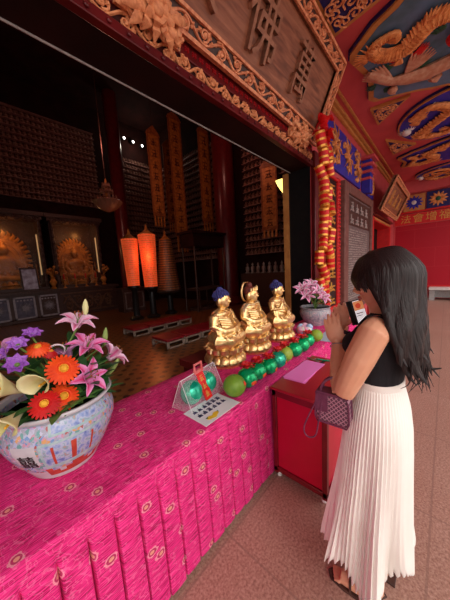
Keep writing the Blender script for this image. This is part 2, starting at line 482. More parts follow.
# ------------------------------------------------------------------ carving helpers
def scrollwork(mb, L, H, fr, pitch, t=.012, m=0, seed=1, turns=1.5, lift=.0):
    """running vine of volutes and leaves in a band u 0..L, v 0..H"""
    rg = random.Random(seed)
    n = max(1, int(round(L / pitch))); pitch = L / n
    up = Vector(fr(0, 0, 1)) - Vector(fr(0, 0, 0))
    base = [fr(u, H * (.5 + .36 * math.sin(2 * PI * u / (2 * pitch))), lift) for u in np.linspace(0, L, n * 8 + 1)]
    mb.tube(base, t * 1.1, 6, m=m, flat=1.3, up=up)
    for i in range(n):
        cu = pitch * (i + .5); sg = 1 if i % 2 else -1
        cv = H * (.5 + .12 * sg)
        pts = []; rr = []
        for k in range(17):
            q = k / 16; a = sg * (-PI / 2 + q * turns * 2 * PI)
            r = H * .36 * (1 - q * .85)
            pts.append(fr(cu + r * math.cos(a) * min(1.3, pitch / H), cv + r * math.sin(a), lift + .006 * q)); rr.append(t * (1.15 - .4 * q))
        mb.tube(pts, rr, 6, m=m, flat=1.4, up=up)
        mb.ell(fr(cu, cv, lift + t), t * 1.9, 8, 5, m=m)
        for k in range(6):
            a = rg.uniform(0, 2 * PI); r = H * rg.uniform(.34, .47)
            u = cu + r * math.cos(a) * pitch / H * .9; v = min(max(H * .5 + r * math.sin(a), H * .06), H * .94)
            b = a + rg.uniform(-.8, .8); l = H * rg.uniform(.10, .17)
            p = [fr(u - l * math.cos(b), v - l * math.sin(b), lift), fr(u, v, lift + .012), fr(u + l * math.cos(b), min(max(v + l * math.sin(b), 0), H), lift)]
            mb.tube(p, [t * .5, t * 1.5, t * .3], 6, m=m, up=up)

def strokes_glyph(mb, u0, v0, w, h, fr, rg, t, m=0):
    """an illegible brushed character: a handful of bars inside a square"""
    for k in range(rg.randint(2, 3)):
        v = v0 + h * (.15 + .35 * k); a = rg.uniform(.05, .2) * w
        mb.tube([fr(u0 + a, v, 0), fr(u0 + w - a, v + .03 * h, 0)], t, 5, m=m)
    for k in range(rg.randint(1, 2)):
        u = u0 + w * rg.uniform(.3, .7)
        mb.tube([fr(u, v0 + h * .05, 0), fr(u, v0 + h * .95, 0)], t, 5, m=m)
    mb.tube([fr(u0 + w * .45, v0 + h * .5, 0), fr(u0 + w * .1, v0 + h * .05, 0)], t, 5, m=m)
    mb.tube([fr(u0 + w * .55, v0 + h * .5, 0), fr(u0 + w * .9, v0 + h * .05, 0)], t, 5, m=m)

# ------------------------------------------------------------------ the setting
YF, YI = 1.72, 2.10          # front and inner face of the temple wall
ZC = 4.6
XF = 12.6
struct(MB().box(-14, 22, -9, YI, -.2, 0).build('floor', M['granite']))
struct(MB().box(-60, 70, -70, -9, -.2, -.01).build('ground', pm('pale_bounce_paving', (.70, .64, .60), (.62, .56, .52), 2, .8)))  # unseen ground added outside, kept pale to bounce skylight up to the ceiling
struct(MB().box(-9, 9.2, YI, 13.6, -.2, 0).build('floor_hall', M['hall_floor']))
w = MB()
w.box(4.1, 8.45, YF, YI, 0, ZC); w.box(11.62, XF + .3, YF, YI, 0, ZC); w.box(8.45, 11.62, YF, YI, 2.95, ZC)
w.box(-9, -4.2, YF, YI, 0, ZC); w.box(-4.2, 4.1, YF, YI, 3.52, ZC)
struct(w.build('wall_front', M['red_wall']))
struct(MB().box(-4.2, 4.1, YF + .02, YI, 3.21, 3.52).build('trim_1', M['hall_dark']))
# lintel skin: lower red band, carved scroll strip, fretted dark panel
s = MB(); s.box(-4.2, 4.12, YF - .045, YF + .02, 3.21, 3.285); s.box(-4.2, 4.12, YF - .03, YF + .02, 3.395, 3.52)
for i in range(60):
    s.lathe([(.016, 0), (.02, .012), (.008, .02)], 8, (-4 + i * .135, YF - .045, 3.245), mat3=Matrix.Rotation(R(90), 3, 'X'))
struct(s.build('trim_2', M['dark_red'], bevel=.006))
s = MB(); s.box(-4.2, 4.1, YF - .012, YF + .02, 3.285, 3.395, 1)
scrollwork(s, 5.2, .13, lambda u, v, d: (-1.1 + u, YF - .02 - d, 3.275 + v), .17, .010, 0, 3)
struct(s.build('trim_3', [M['carved'], M['deep_red']]))
s = MB()
for i in range(64):
    s.obox((-1.1 + i * .082, YF - .036, 3.457), (.05, .012, .014), Matrix.Rotation(R(35), 3, 'Y'))
    s.obox((-1.1 + i * .082, YF - .036, 3.457), (.05, .012, .014), Matrix.Rotation(R(-35), 3, 'Y'))
struct(s.build('trim_4', M['red_lacquer']))
# jamb trim at the inner edge and a thin conduit along the soffit
struct(MB().box(4.05, 4.1, YI, YI + .10, 0, 3.2).build('trim_5', M['ochre']))
struct(MB().tube([(-4.2, 2.065, 3.203), (4.1, 2.065, 3.203)], .008, 6).build('trim_6', M['grey_stone']))
struct(MB().box(4.085, 4.1, YF, YI, 0, 3.21).build('trim_7', M['black']))
# ochre mouldings where wall meets ceiling
s = MB()
for y0, y1, z0, z1 in ((YF - .10, YF, ZC - .07, ZC), (YF - .06, YF, ZC - .15, ZC - .085), (YF - .22, YF - .17, ZC - .03, ZC)):
    s.box(-9, XF, y0, y1, z0, z1)
struct(s.build('trim_8', M['ochre'], bevel=.01))
# veranda ceiling, its outer beam and the far wall
struct(MB().box(-7, XF + .3, -1.9, YI, ZC, ZC + .2).build('ceiling', M['red_wall']))
struct(MB().box(-7, XF + .3, -1.9, -1.6, ZC - .35, ZC).build('trim_9', M['red_wall']))
struct(MB().box(XF, XF + .3, -7, YF, 0, ZC).build('wall_right', M['red_wall']))
fw = MB().grid(lambda u, v: (u * 8.6, v * 2.5, 0), 1, 1)
o = struct(fw.build('wall_right_tiles', M['redtile'], loc=(XF - .012, YF - .08, .52), rot=(R(90), 0, R(-90)))); 
struct(MB().box(XF - .05, XF, -7, YF, .44, .52).build('trim_10', M['bright_red']))
struct(MB().box(XF - .10, XF, -7, YF, 3.42, 3.50).build('trim_11', M['bright_red'], bevel=.01))
struct(MB().box(XF - .35, XF, -7, YF, 4.15, ZC).build('trim_12', M['red_wall'], bevel=.01))
# door frame of the second opening
s = MB(); s.box(8.45, 8.62, YF - .06, YI, 0, 2.95); s.box(11.45, 11.62, YF - .06, YI, 0, 2.95); s.box(8.45, 11.62, YF - .05, YI, 2.83, 2.95)
struct(s.build('door_1', M['bright_red'], bevel=.01))
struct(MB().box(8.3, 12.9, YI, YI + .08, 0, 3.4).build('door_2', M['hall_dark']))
s = MB(); s.box(8.66, 11.4, YF - .07, YF - .05, 2.86, 2.92)
struct(s.build('trim_13', M['ochre']))
# hall shell
HB, HX, HZ = 13.0, 8.8, 9.6
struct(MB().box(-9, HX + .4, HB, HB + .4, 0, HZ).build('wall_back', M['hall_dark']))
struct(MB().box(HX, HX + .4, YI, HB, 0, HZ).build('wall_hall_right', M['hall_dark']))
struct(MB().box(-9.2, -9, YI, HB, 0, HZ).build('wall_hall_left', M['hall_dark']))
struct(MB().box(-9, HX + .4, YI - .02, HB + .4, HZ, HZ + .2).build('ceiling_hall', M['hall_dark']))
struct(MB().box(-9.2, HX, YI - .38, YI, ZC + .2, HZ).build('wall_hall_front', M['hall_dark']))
def column(x, y, r, h):
    c = MB(); c.lathe([(r * 1.35, 0), (r * 1.4, .12), (r * 1.15, .3), (r, .38), (r, h)], 28, (x, y, 0))
    return c
struct(column(5.46, 11.35, .29, HZ).build('column_1', M['dark_red']))
struct(column(8.30, 7.35, .46, HZ).build('column_2', M['dark_red']))

# ------------------------------------------------------------------ sign boards
def sign_board(loc, L, H, label, chars, fw_, scroll_pitch, char_mat, csize):
    t = thing('sign_board', label, 'sign', loc, rot=(R(23.9), 0, 0))
    MB().box(-L / 2 + .02, L / 2 - .02, -.02, .03, .02, H - .02).build('board', M['board'], t)
    f = MB()
    # flat back of the carved frame and its two raised rims
    for x0, x1, z0, z1 in ((-L/2, L/2, 0, fw_), (-L/2, L/2, H - fw_, H), (-L/2, -L/2 + fw_, fw_, H - fw_), (L/2 - fw_, L/2, fw_, H - fw_)):
        f.box(x0, x1, -.055, -.02, z0, z1, 1)
    rim = .022
    for x0, x1, z0, z1 in ((-L/2, L/2, -.005, rim), (-L/2, L/2, H - rim, H + .005), (-L/2, -L/2 + rim, 0, H), (L/2 - rim, L/2, 0, H),
                           (-L/2 + fw_ - rim, L/2 - fw_ + rim, fw_ - rim, fw_), (-L/2 + fw_ - rim, L/2 - fw_ + rim, H - fw_, H - fw_ + rim),
                           (-L/2 + fw_ - rim, -L/2 + fw_, fw_, H - fw_), (L/2 - fw_, L/2 - fw_ + rim, fw_, H - fw_)):
        f.box(x0, x1, -.085, -.02, z0, z1, 0)
    b = fw_ - 2 * rim
    scrollwork(f, L - 2 * rim, b, lambda u, v, d: (-L/2 + rim + u, -.06 - d, rim + v), scroll_pitch, b * .085, 0, 5)
    scrollwork(f, L - 2 * rim, b, lambda u, v, d: (-L/2 + rim + u, -.06 - d, H - fw_ + rim + v), scroll_pitch, b * .085, 0, 6)
    scrollwork(f, H - 2 * fw_, b, lambda u, v, d: (L/2 - fw_ + rim + v, -.06 - d, fw_ + u), scroll_pitch, b * .085, 0, 8)
    scrollwork(f, H - 2 * fw_, b, lambda u, v, d: (-L/2 + rim + v, -.06 - d, fw_ + u), scroll_pitch, b * .085, 0, 9)
    f.build('carved_frame', [M['carved_pale'], M['old_wood']], t)
    for ch, x in chars:
        me = text_mesh(ch, csize, char_mat, .05)
        o = link('character', me, t, (x, -.045, H * .46), (R(90), 0, 0), .008); o.scale = (.72 if ch == '萬' else .9, 1, 1)
    return t
CHM = pm('carved_character_wood', (.36, .17, .10), (.24, .10, .055), 18, .5, bmp=.2)
sign_board((2.30, 1.69, 3.52), 3.70, 1.06, 'large carved wooden sign board with a scrolled frame leaning out above the hall opening', (('萬', .90), ('佛', .05), ('殿', -.80)), .165, .22, CHM, .58)
sign_board((9.72, 1.5, 3.06), 2.9, .92, 'smaller framed wooden sign board above the far dark doorway', (), .12, .2, CHM, .5)
# brushed characters of the far board, too small to read
far = [o for o in COL.objects if o.name.startswith('sign_board')][-1]
rg = random.Random(3)
for i in range(3):
    g = MB(); strokes_glyph(g, -.9 + i * .68, .26, .42, .42, lambda u, v, d: (u, -.03 - d, v), rg, .02)
    g.build('character', M['ochre'], far)
s = MB(); s.box(8.5, 11.5, YF - .14, YF - .02, 2.97, 3.02)
struct(s.build('trim_14', M['dark_red']))

# carved flower brackets carrying the big sign
def bracket(x, label, wd=.52):
    t = thing('carved_flower_bracket', label, 'bracket', (x, 1.62, 3.47), rot=(R(23.9), 0, 0))
    b = MB(); b.box(-wd/2, wd/2, .0, .06, -.10, .10)
    scrollwork(b, wd, .22, lambda u, v, d: (-wd/2 + u, -.01 - d, -.14 + v), wd / 2.02, .018, 0, 4)
    b.build('backing', M['carved'], t)
    fl = MB()
    for ring, (n, r0, l, z) in enumerate(((9, .05, .12, -.03), (7, .03, .08, -.055))):
        for k in range(n):
            a = 2 * PI * k / n + ring * .3
            c = Vector((math.cos(a), 0, math.sin(a)))
            p = [c * r0 * .3 + Vector((0, z, 0)), c * (r0 + l * .5) + Vector((0, z - .02, 0)), c * (r0 + l) + Vector((0, z + .02, 0))]
            fl.tube(p, [.018, .034, .006], 8, flat=.35, up=(0, 1, 0))
    fl.ell((0, -.07, 0), (.045, .03, .045), 12, 8)
    fl.build('flower', M['carved'], t)
    for sx in (-1, 1):
        lf = MB()
        for k, (dx, dz, l, a) in enumerate(((.16, -.06, .14, -.4), (.19, .04, .13, .25), (.13, -.11, .12, -.9))):
            c = Vector((sx * math.cos(a), 0, math.sin(a))); o_ = Vector((sx * dx, -.03, dz))
            lf.tube([o_ - c * l * .5, o_ + Vector((0, -.03, 0)), o_ + c * l * .6], [.014, .036, .004], 8, flat=.4, up=(0, 1, 0))
        lf.build('leaf_spray', M['carved'], t)
    return t
bracket(1.17, 'carved gilt flower bracket under the left end of the large sign')
bracket(3.55, 'carved gilt flower bracket under the right end of the large sign, nearest the firecrackers')

# ------------------------------------------------------------------ ceiling reliefs
def arc(cx, cy, rx, ry, a0, a1, n=24):
    return [(cx + rx * math.cos(R(a0 + (a1 - a0) * k / n)), cy + ry * math.sin(R(a0 + (a1 - a0) * k / n))) for k in range(n + 1)]
def scale_poly(p, sx, sy=None):
    sy = sy or sx
    return [(x * sx, y * sy) for x, y in p]
def relief_panel(name, loc, poly, field, label, group, rimmat='ochre', inner=None, sc=(.93, .91)):
    t = thing(name, label, 'ceiling relief', loc, 0, group)
    fr = lambda u, v, d: (u, v, -d)
    MB().prism(poly, 0, .045, fr).build('panel_edge', M['navy_paint'], t)
    MB().prism(scale_poly(poly, .985), .045, .075, fr).build('rim', M[rimmat], t)
    MB().prism(scale_poly(poly, *sc), .06, .079, fr).build('painted_field', M[field], t)
    return t
def feathers(mb, root, ang, n, l, spread, w, fr, m=0, d=.03):
    for k in range(n):
        a = ang + spread * (k / (n - 1) - .5) if n > 1 else ang
        c = (math.cos(a), math.sin(a)); ll = l * (1 - .25 * abs(k / max(1, n - 1) - .4))
        mb.tube([fr(root[0], root[1], d), fr(root[0] + c[0] * ll * .5, root[1] + c[1] * ll * .5, d + .02), fr(root[0] + c[0] * ll, root[1] + c[1] * ll, d)], [w * .7, w, w * .25], 6, m=m, flat=.5, up=(0, 0, 1))
def serpent(mb, path, r, fr, m=0, d=.05, fins=True, n=9):
    P = catmull([(x, y, 0) for x, y in path], 8); k = len(P)
    rr = []
    for i in range(k):
        q = i / (k - 1); rr.append(r * (.55 + .45 * math.sin(PI * min(1, q * 1.1 + .1))) * (1.07 if i % 2 else .93))
    mb.tube([fr(p[0], p[1], d) for p in P], rr, n, m=m, flat=.6, up=(0, 0, 1))
    for i in range(1, k - 1):
        t = Vector(P[i + 1]) - Vector(P[i - 1]); t.normalize(); nn = Vector((-t.y, t.x, 0))
        p = Vector(P[i])
        if fins:
            a = p + nn * rr[i] * .8; b = p + nn * rr[i] * 1.65 - t * rr[i] * .5
            mb.tube([fr(a.x, a.y, d), fr(b.x, b.y, d)], [rr[i] * .38, .003], 5, m=m)
        mb.tube([fr(p.x - nn.x * rr[i] * .6, p.y - nn.y * rr[i] * .6, d + rr[i] * .35), fr(p.x, p.y, d + rr[i] * .62), fr(p.x + nn.x * rr[i] * .6, p.y + nn.y * rr[i] * .6, d + rr[i] * .35)], rr[i] * .13, 5, m=m)
def claw(mb, p, ang, l, fr, m=0):
    for da in (-.5, -.15, .2, .55):
        a = ang + da
        mb.tube([fr(p[0], p[1], .06), fr(p[0] + l * .6 * math.cos(a), p[1] + l * .6 * math.sin(a), .09), fr(p[0] + l * math.cos(a + .3), p[1] + l * math.sin(a + .3), .06)], [l * .2, l * .15, .003], 6, m=m)

CUSP = [(-1.52, 0), (-1.34, .10), (-1.22, .42), (-1.08, .60), (-.98, .84), (-.72, 1.16), (-.60, 1.20), (-.1, 1.10), (.1, 1.10), (.60, 1.20), (.74, 1.14), (.92, .70), (1.0, .52), (1.12, .34), (1.22, .12), (1.40, 0)]
CUSP = CUSP + [(x, -y) for x, y in CUSP[-2:0:-1]]
frd = lambda ox, oy: (lambda u, v, d: (u - ox, v - oy, -.075 - d))
# first panel: dragon and phoenix on slate blue
t = relief_panel('ceiling_relief', (4.85, 0, ZC), CUSP, 'slate_paint', 'slate blue ceiling relief with golden dragon and phoenix, largest and nearest on the ceiling', None)
f1 = frd(4.85, 0)
d = MB()
serpent(d, [(4.50, -.45), (4.42, -.1), (4.33, .10), (4.30, .26), (4.42, .40), (4.54, .54), (4.50, .72), (4.38, .85), (4.22, .88), (4.13, .78), (4.15, .62), (4.27, .62)], .105, f1)
feathers(d, (4.36, .86), R(150), 7, .30, 1.6, .022, f1); feathers(d, (4.30, .9), R(85), 5, .26, 1.2, .022, f1)
claw(d, (4.62, .62), R(20), .14, f1); claw(d, (4.2, .25), R(170), .14, f1)
d.build('dragon', M['orange_relief'], t)
p = MB()
p.tube([f1(*q, .05) for q in ((4.66, 1.03), (4.86, .92), (5.1, .80), (5.22, .58), (5.30, .34), (5.28, .06), (5.2, -.3), (5.3, -.7))], [.05, .09, .075, .12, .14, .13, .12, .03], 9, flat=.6, up=(0, 0, 1))
p.ell(f1(5.33, .80, .07), (.085, .075, .05), 10, 7); p.tube([f1(5.36, .82, .07), f1(5.5, .78, .06)], [.045, .004], 6)
feathers(p, (5.08, .78), R(152), 9, .52, .75, .035, f1); feathers(p, (5.10, .60), R(222), 8, .46, .9, .032, f1)
feathers(p, (5.3, -.4), R(-80), 7, .6, .9, .035, f1); claw(p, (5.5, .2), R(60), .16, f1)
p.build('phoenix', M['pale_relief'], t)
g = MB()
feathers(g, (4.78, .5), R(250), 6, .22, .9, .02, f1, d=.02); feathers(g, (4.72, .72), R(200), 5, .2, .9, .02, f1, d=.02)
g.build('red_flame', M['bright_red'], t)
for k in range(10):
    g = MB(); a = k * .63; feathers(g, (4.95 + .42 * math.cos(a), .25 + .75 * math.sin(a * 1.3)), a, 4, .17, 1.2, .022, f1, d=.004)
    g.build('green_cloud_scroll', M['green_paint'], t)
g = MB(); g.lathe([(.14, 0), (.12, .05), (.05, .08), (.0, .085)], 18, f1(4.72, .0, .09), mat3=Matrix.Rotation(PI, 3, 'X'))
g.build('red_pearl', M['ribbon'], t)

def oval_relief(x, rx, ry, label, seed):
    t = relief_panel('ceiling_relief', (x, 0, ZC), arc(0, 0, rx, ry, 0, 352.5, 46), 'blue_paint', label, None, 'ochre', sc=(.96, .95))
    f = frd(0, 0); rg = random.Random(seed)
    b = MB()
    serpent(b, [(-.5*rx, .7*ry), (-.72*rx, .35*ry), (-.4*rx, .05*ry), (0, .35*ry), (.35*rx, .62*ry), (.62*rx, .2*ry), (.2*rx, -.15*ry), (-.3*rx, -.4*ry), (.1*rx, -.75*ry)], .085 * rx, f)
    for k in range(24):
        a = rg.uniform(0, 6.28); rad = rg.uniform(.15, .82)
        feathers(b, (rx * rad * math.cos(a), ry * rad * math.sin(a)), rg.uniform(0, 6.28), 5, .2, 1.2, .02, f)
    for q in ((.5, .45), (-.5, .5), (-.2, -.6)): claw(b, (q[0] * rx, q[1] * ry), rg.uniform(0, 6), .15, f)
    b.build('dragon', M['orange_relief'], t)
    c = MB()
    for k in range(12):
        a = k * .52; rad = .78
        feathers(c, (rx * rad * math.cos(a), ry * rad * math.sin(a)), a + 2, 5, .17, 1.4, .022, f, d=.006)
    c.build('cloud_scroll', M['white_petal'], t)
    h = MB(); h.ell(f(-.02 * rx, .82 * ry, .05), (.12, .09, .06)); feathers(h, (-.02 * rx, .80 * ry), R(70), 8, .2, 3, .015, f)
    h.build('dragon_head', M['white'], t)
    return t
oval_relief(7.32, 1.12, .98, 'first blue oval ceiling relief with a coiled orange dragon, next to the large slate panel', 2)
oval_relief(11.72, .82, 1.0, 'far blue oval ceiling relief with a coiled dragon, nearest the red banner', 5)
t = relief_panel('ceiling_relief', (9.56, 0, ZC), scale_poly(CUSP, .70, 1.02), 'blue_paint', 'long cusped blue ceiling relief with orange scrolls between the two ovals', None)
b = MB(); f = frd(0, 0)
serpent(b, [(-.8, -.2), (-.6, .2), (-.3, .5), (.1, .35), (.35, .6), (.2, .95), (-.2, .8), (-.45, .95)], .1, f)
for k in range(10):
    feathers(b, (-.6 + .13 * k, .15 + .8 * ((k * 37) % 10) / 10), k * 1.1, 5, .24, 1.0, .025, f)
b.build('scrolled_relief', M['orange_relief'], t)
t = relief_panel('ceiling_relief', (2.55, 0, ZC), arc(0, 0, .82, 1.0, 0, 352.5, 46), 'blue_paint', 'blue oval ceiling relief above the large sign board', None)
b = MB(); serpent(b, [(-.4, .6), (-.5, .2), (0, .1), (.4, .5), (.3, -.2), (-.2, -.5)], .09, f); b.build('dragon', M['orange_relief'], t)
# corner scroll triangles between the panels
def tri(pts, label):
    cx = sum(p[0] for p in pts) / 3; cy = sum(p[1] for p in pts) / 3
    q = [(x - cx, y - cy) for x, y in pts]
    t = thing('ceiling_corner_relief', label, 'ceiling relief', (cx, cy, ZC))
    fr = lambda u, v, d: (u, v, -d)
    MB().prism(q, 0, .05, fr).build('rim', M['ochre'], t)
    MB().prism(scale_poly(q, .78), .05, .054, fr).build('painted_field', M['navy_paint'], t)
    b = MB(); rg = random.Random(len(label))
    for i in range(3):
        ax, ay = q[i]; bx, by = q[(i + 1) % 3]
        for k in range(3):
            s_ = (k + .6) / 3.2; x = (ax + (bx - ax) * s_) * .50; y = (ay + (by - ay) * s_) * .50
            pts_ = []
            for j in range(12):
                a = j * .8 + k; r = .085 * (1 - j / 13)
                pts_.append((x + r * math.cos(a), y + r * math.sin(a), -.06))
            b.tube(pts_, .012, 5, flat=1.2, up=(0, 0, 1))
    b.build('scroll', M['carved'], t)
tri([(3.02, 1.24), (3.72, 1.24), (3.60, .50)], 'triangular scroll relief on the ceiling beside the top corner of the large sign')
tri([(5.86, 1.24), (6.60, 1.24), (5.95, .62)], 'triangular scroll relief on the ceiling between the slate panel and the first blue oval')
tri([(7.55, 1.25), (8.70, 1.25), (8.42, .72)], 'narrow triangular scroll relief beyond the first blue oval on the ceiling')

# ------------------------------------------------------------------ frieze, boards and plaque on the front wall
def frieze(x0, x1, z0, z1, label, n):
    t = thing('painted_frieze_panel', label, 'frieze', ((x0 + x1) / 2, YF, z0))
    L = x1 - x0; H = z1 - z0
    MB().box(-L/2, L/2, -.05, 0, 0, H).build('blue_ground', M['blue_paint'], t, bevel=.008)
    for i in range(n):
        b = MB(); cx = -L/2 + L * (i + .5) / n; rg = random.Random(i + 3)
        f = lambda u, v, d: (cx + u, -.05 - d, H * .5 + v)
        for k in range(26):
            a = rg.uniform(0, 6.28); r = rg.uniform(0, 1); w_ = L / n * .36; h_ = H * .40
            b.ell(f(w_ * r * math.cos(a), h_ * r * math.sin(a), .012), (rg.uniform(.03, .07), .035, rg.uniform(.03, .06)), 8, 6)
        feathers(b, (0, 0), 1.2, 9, H * .5, 5.5, .022, lambda u, v, d: f(u, v, d))
        b.build('gilt_figure_relief', M['orange_relief'], t)
    return t
frieze(4.72, 7.05, 3.42, 4.24, 'ultramarine frieze panel with gilt figures above the black couplet board', 3)
frieze(7.75, 8.5, 3.40, 4.05, 'narrow blue frieze panel with a gilt figure beside the small far sign', 1)
t = thing('roof_bracket', 'red and blue painted bracket between the two blue frieze panels', 'bracket', (7.4, YF, 3.35))
MB().box(-.12, .12, -.22, 0, 0, .85).build('bracket_post', M['blue_paint'], t, bevel=.02)
b = MB()
for k in range(4): b.box(-.26 + .03 * k, .26 - .03 * k, -.32 + .03 * k, 0, .86 - .16 * k - .06, .86 - .16 * k)
b.build('bracket_blocks', M['red_wall'], t, bevel=.015)

def couplet(x0, x1):
    t = thing('couplet_board', 'black vertical couplet board with gold characters behind the firecracker string', 'sign', ((x0 + x1) / 2, YF, .75))
    L = x1 - x0; H = 2.45
    MB().box(-L/2, L/2, -.05, 0, 0, H).build('board', M['black'], t, bevel=.01)
    f = MB()
    for a, b_ in ((-L/2 - .05, -L/2), (L/2, L/2 + .05)): f.box(a, b_, -.08, 0, -.05, H + .05)
    f.box(-L/2, L/2, -.08, 0, -.05, 0); f.box(-L/2, L/2, -.08, 0, H, H + .05)
    f.build('frame', M['bright_red'], t, bevel=.01)
    rg = random.Random(11)
    for i in range(9):
        g = MB(); strokes_glyph(g, -.24, H - .30 - i * .265, .48, .21, lambda u, v, d: (u, -.054 - d, v), rg, .016)
        g.build('character', M['gold_paint'], t)
couplet(4.62, 5.24)
def bead_strip(x, z0, z1, label):
    t = thing('beaded_strip', label, 'strip', (x, YF, z0))
    MB().box(-.10, .10, -.05, 0, 0, z1 - z0).build('strip', M['red_lacquer'], t, bevel=.01)
    b = MB()
    for i in range(int((z1 - z0) / .075)): b.ell((0, -.05, .04 + i * .075), (.07, .03, .027), 8, 6)
    b.build('beading', M['bright_red'], t)
bead_strip(5.40, 0, 3.3, 'bright red beaded strip between the couplet board and the inscribed plaque')
bead_strip(8.33, 0, 3.25, 'bright red beaded strip at the right edge of the inscribed plaque')
t = thing('inscribed_plaque', 'tall dark wooden plaque with lines of small inscription, behind the woman', 'plaque', (6.86, YF, .45))
f = MB(); L, H = 2.60, 2.85
for a in ((-L/2, -L/2 + .28, 0, H), (L/2 - .2, L/2, 0, H), (-L/2 + .28, L/2 - .2, H - .2, H), (-L/2 + .28, L/2 - .2, 0, .15)): f.box(a[0], a[1], -.12, 0, a[2], a[3])
f.build('frame', pm('plaque_frame_wood', (.20, .085, .07), (.14, .055, .045), 10, .5), t, bevel=.015)
MB().box(-L/2 + .28, L/2 - .2, -.07, 0, .15, H - .2).build('board', M['grey_wood'], t)
MB().box(-L/2 + .33, L/2 - .25, -.085, -.07, H - .85, H - .25).build('heading_panel', M['old_wood'], t)
rg = random.Random(5); g = MB()
for r_ in range(2):
    for c_ in range(4):
        strokes_glyph(g, -.82 + c_ * .43, H - .54 - r_ * .28, .30, .22, lambda u, v, d: (u, -.088 - d, v), rg, .014)
g.build('heading_characters', pm('worn_heading_paint', (.42, .36, .34), (.3, .25, .24), 20, .6), t)
g = MB()
for r_ in range(30):
    for c_ in range(22):
        if rg.random() < .9: g.box(-.84 + c_ * .078, -.84 + c_ * .078 + rg.uniform(.03, .055), -.074, -.07, H - .96 - r_ * .055, H - .96 - r_ * .055 + rg.uniform(.018, .032))
g.build('small_inscription', pm('small_inscription_paint', (.40, .33, .30), (.3, .25, .23), 30, .6), t, kind='stuff')
# red posts of the opening
t = thing('lacquered_door_post', 'red lacquered door post with gilt scroll, left of the firecracker string', 'post', (4.34, YF, 0))
MB().box(-.22, .22, -.07, 0, 0, 3.45).build('post', M['dark_red'], t, bevel=.015)
b = MB(); scrollwork(b, 2.3, .16, lambda u, v, d: (-.08 + v, -.075 - d, .9 + u), .2, .009); b.build('gilt_scroll', M['gold_paint'], t)

# ------------------------------------------------------------------ far end of the veranda
t = thing('far_banner', 'red banner with orange characters across the far red wall', 'banner', (XF, -1.2, 2.98))
MB().box(-.14, -.10, -3.2, 2.85, 0, .40).build('cloth', M['bright_red'], t)
me = text_mesh('法會增福延', .36, M['gold_paint'], .012, spacing=1.2)
link('lettering', me, t, (-.148, 1.70, .19), (R(90), 0, R(-90)))
struct(MB().box(XF - .10, XF, -7, YF, 2.96, 3.40).build('trim_15', M['red_wall']))
def far_paint(i, y):
    t = thing('painted_frieze_panel', ['painted flower panel', 'painted orange medallion panel', 'painted blue and green panel', 'painted dark scroll panel'][i % 4] + ' above the far banner, %s from the small sign' % ['first', 'second', 'third', 'fourth', 'fifth'][i], 'frieze', (XF, y, 3.5))
    MB().box(-.10, 0, -.34, .34, 0, .62).build('ground', M[['ochre', 'navy_paint', 'orange_relief', 'blue_paint'][i % 4]], t, bevel=.01)
    b = MB()
    for k in range(12):
        a = k * PI / 6
        b.tube([(-.10, .05 * math.cos(a), .31 + .05 * math.sin(a)), (-.12, .18 * math.cos(a), .31 + .16 * math.sin(a)), (-.10, .28 * math.cos(a), .31 + .26 * math.sin(a))], [.02, .045, .01], 6, flat=.5, up=(1, 0, 0))
    b.build('flower_relief', M[['blue_paint', 'orange_relief', 'navy_paint', 'ochre'][i % 4]], t)
    c = MB(); c.ell((-.12, 0, .31), (.03, .08, .08)); c.build('flower_centre', M[['white', 'green_paint', 'white', 'orange_relief'][i % 4]], t)
for i in range(5): far_paint(i, 1.05 - i * .72)
t = thing('stone_bench', 'low grey stone bench with a pale slab top against the far red wall', 'bench', (XF - .45, -.9, 0))
MB().box(-.3, .38, -1.6, 1.35, .40, .47).build('slab', M['white'], t, bevel=.01)
b = MB()
for y in (-1.5, -.55, .4, 1.25): b.box(-.2, .3, y - .08, y + .08, 0, .40)
b.box(.1, .2, -1.5, 1.25, .08, .40)
b.build('base', M['grey_stone'], t)
# ------------------------------------------------------------------ thousand small Buddhas
def tiny_mesh(name):
    b = MB()
    b.lathe([(.062, 0), (.072, .012), (.055, .025), (.066, .04), (.064, .06), (.044, .10), (.040, .125), (.016, .142)], 10)
    b.ell((0, 0, .163), (.024, .024, .030), 8, 6); b.ell((0, 0, .19), (.012, .012, .012), 6, 4)
    b.tube([(-.045, -.02, .12), (-.06, -.045, .08), (0, -.065, .075), (.06, -.045, .08), (.045, -.02, .12)], .014, 5)
    # arched aureole behind
    b.tube([(-.07, .03, .02), (-.07, .03, .13), (-.04, .03, .20), (0, .03, .225), (.04, .03, .20), (.07, .03, .13), (.07, .03, .02)], .009, 4)
    return b.mesh(name, M['tiny_bronze'], 50)
TINY = tiny_mesh('small_buddha')
def shelf_rows(name, n, p0, along, length, out, z0, z1, dz):
    b = MB(); p0 = Vector(p0); a = Vector(along); o_ = Vector(out)
    z = z0
    while z < z1:
        q = [p0, p0 + a * length, p0 + a * length + o_ * .16, p0 + o_ * .16]
        b.prism([(0, 0), (1, 0), (1, 1), (0, 1)], 0, .022, lambda u, v, d: tuple(p0 + a * length * u + o_ * .16 * v + Vector((0, 0, z - .022 + d))))
        z += dz
    return struct(b.build('trim_%d' % n, M['shelf']))
spots = []
def niche_wall(n, p0, along, length, out, z0, z1, dz, du, rz):
    shelf_rows('', n, p0, along, length, out, z0, z1, dz)
    z = z0
    while z < z1 - .1:
        k = int(length / du)
        for i in range(k):
            p = Vector(p0) + Vector(along) * (du * (i + .5)) + Vector(out) * .085
            spots.append(((p.x, p.y, z), rz))
        z += dz
niche_wall(20, (.2, HB, 0), (1, 0, 0), 5.0, (0, -1, 0), 5.0, 8.45, .245, .172, 0)
niche_wall(21, (6.2, HB, 0), (1, 0, 0), 2.58, (0, -1, 0), 2.2, 7.7, .27, .172, 0)
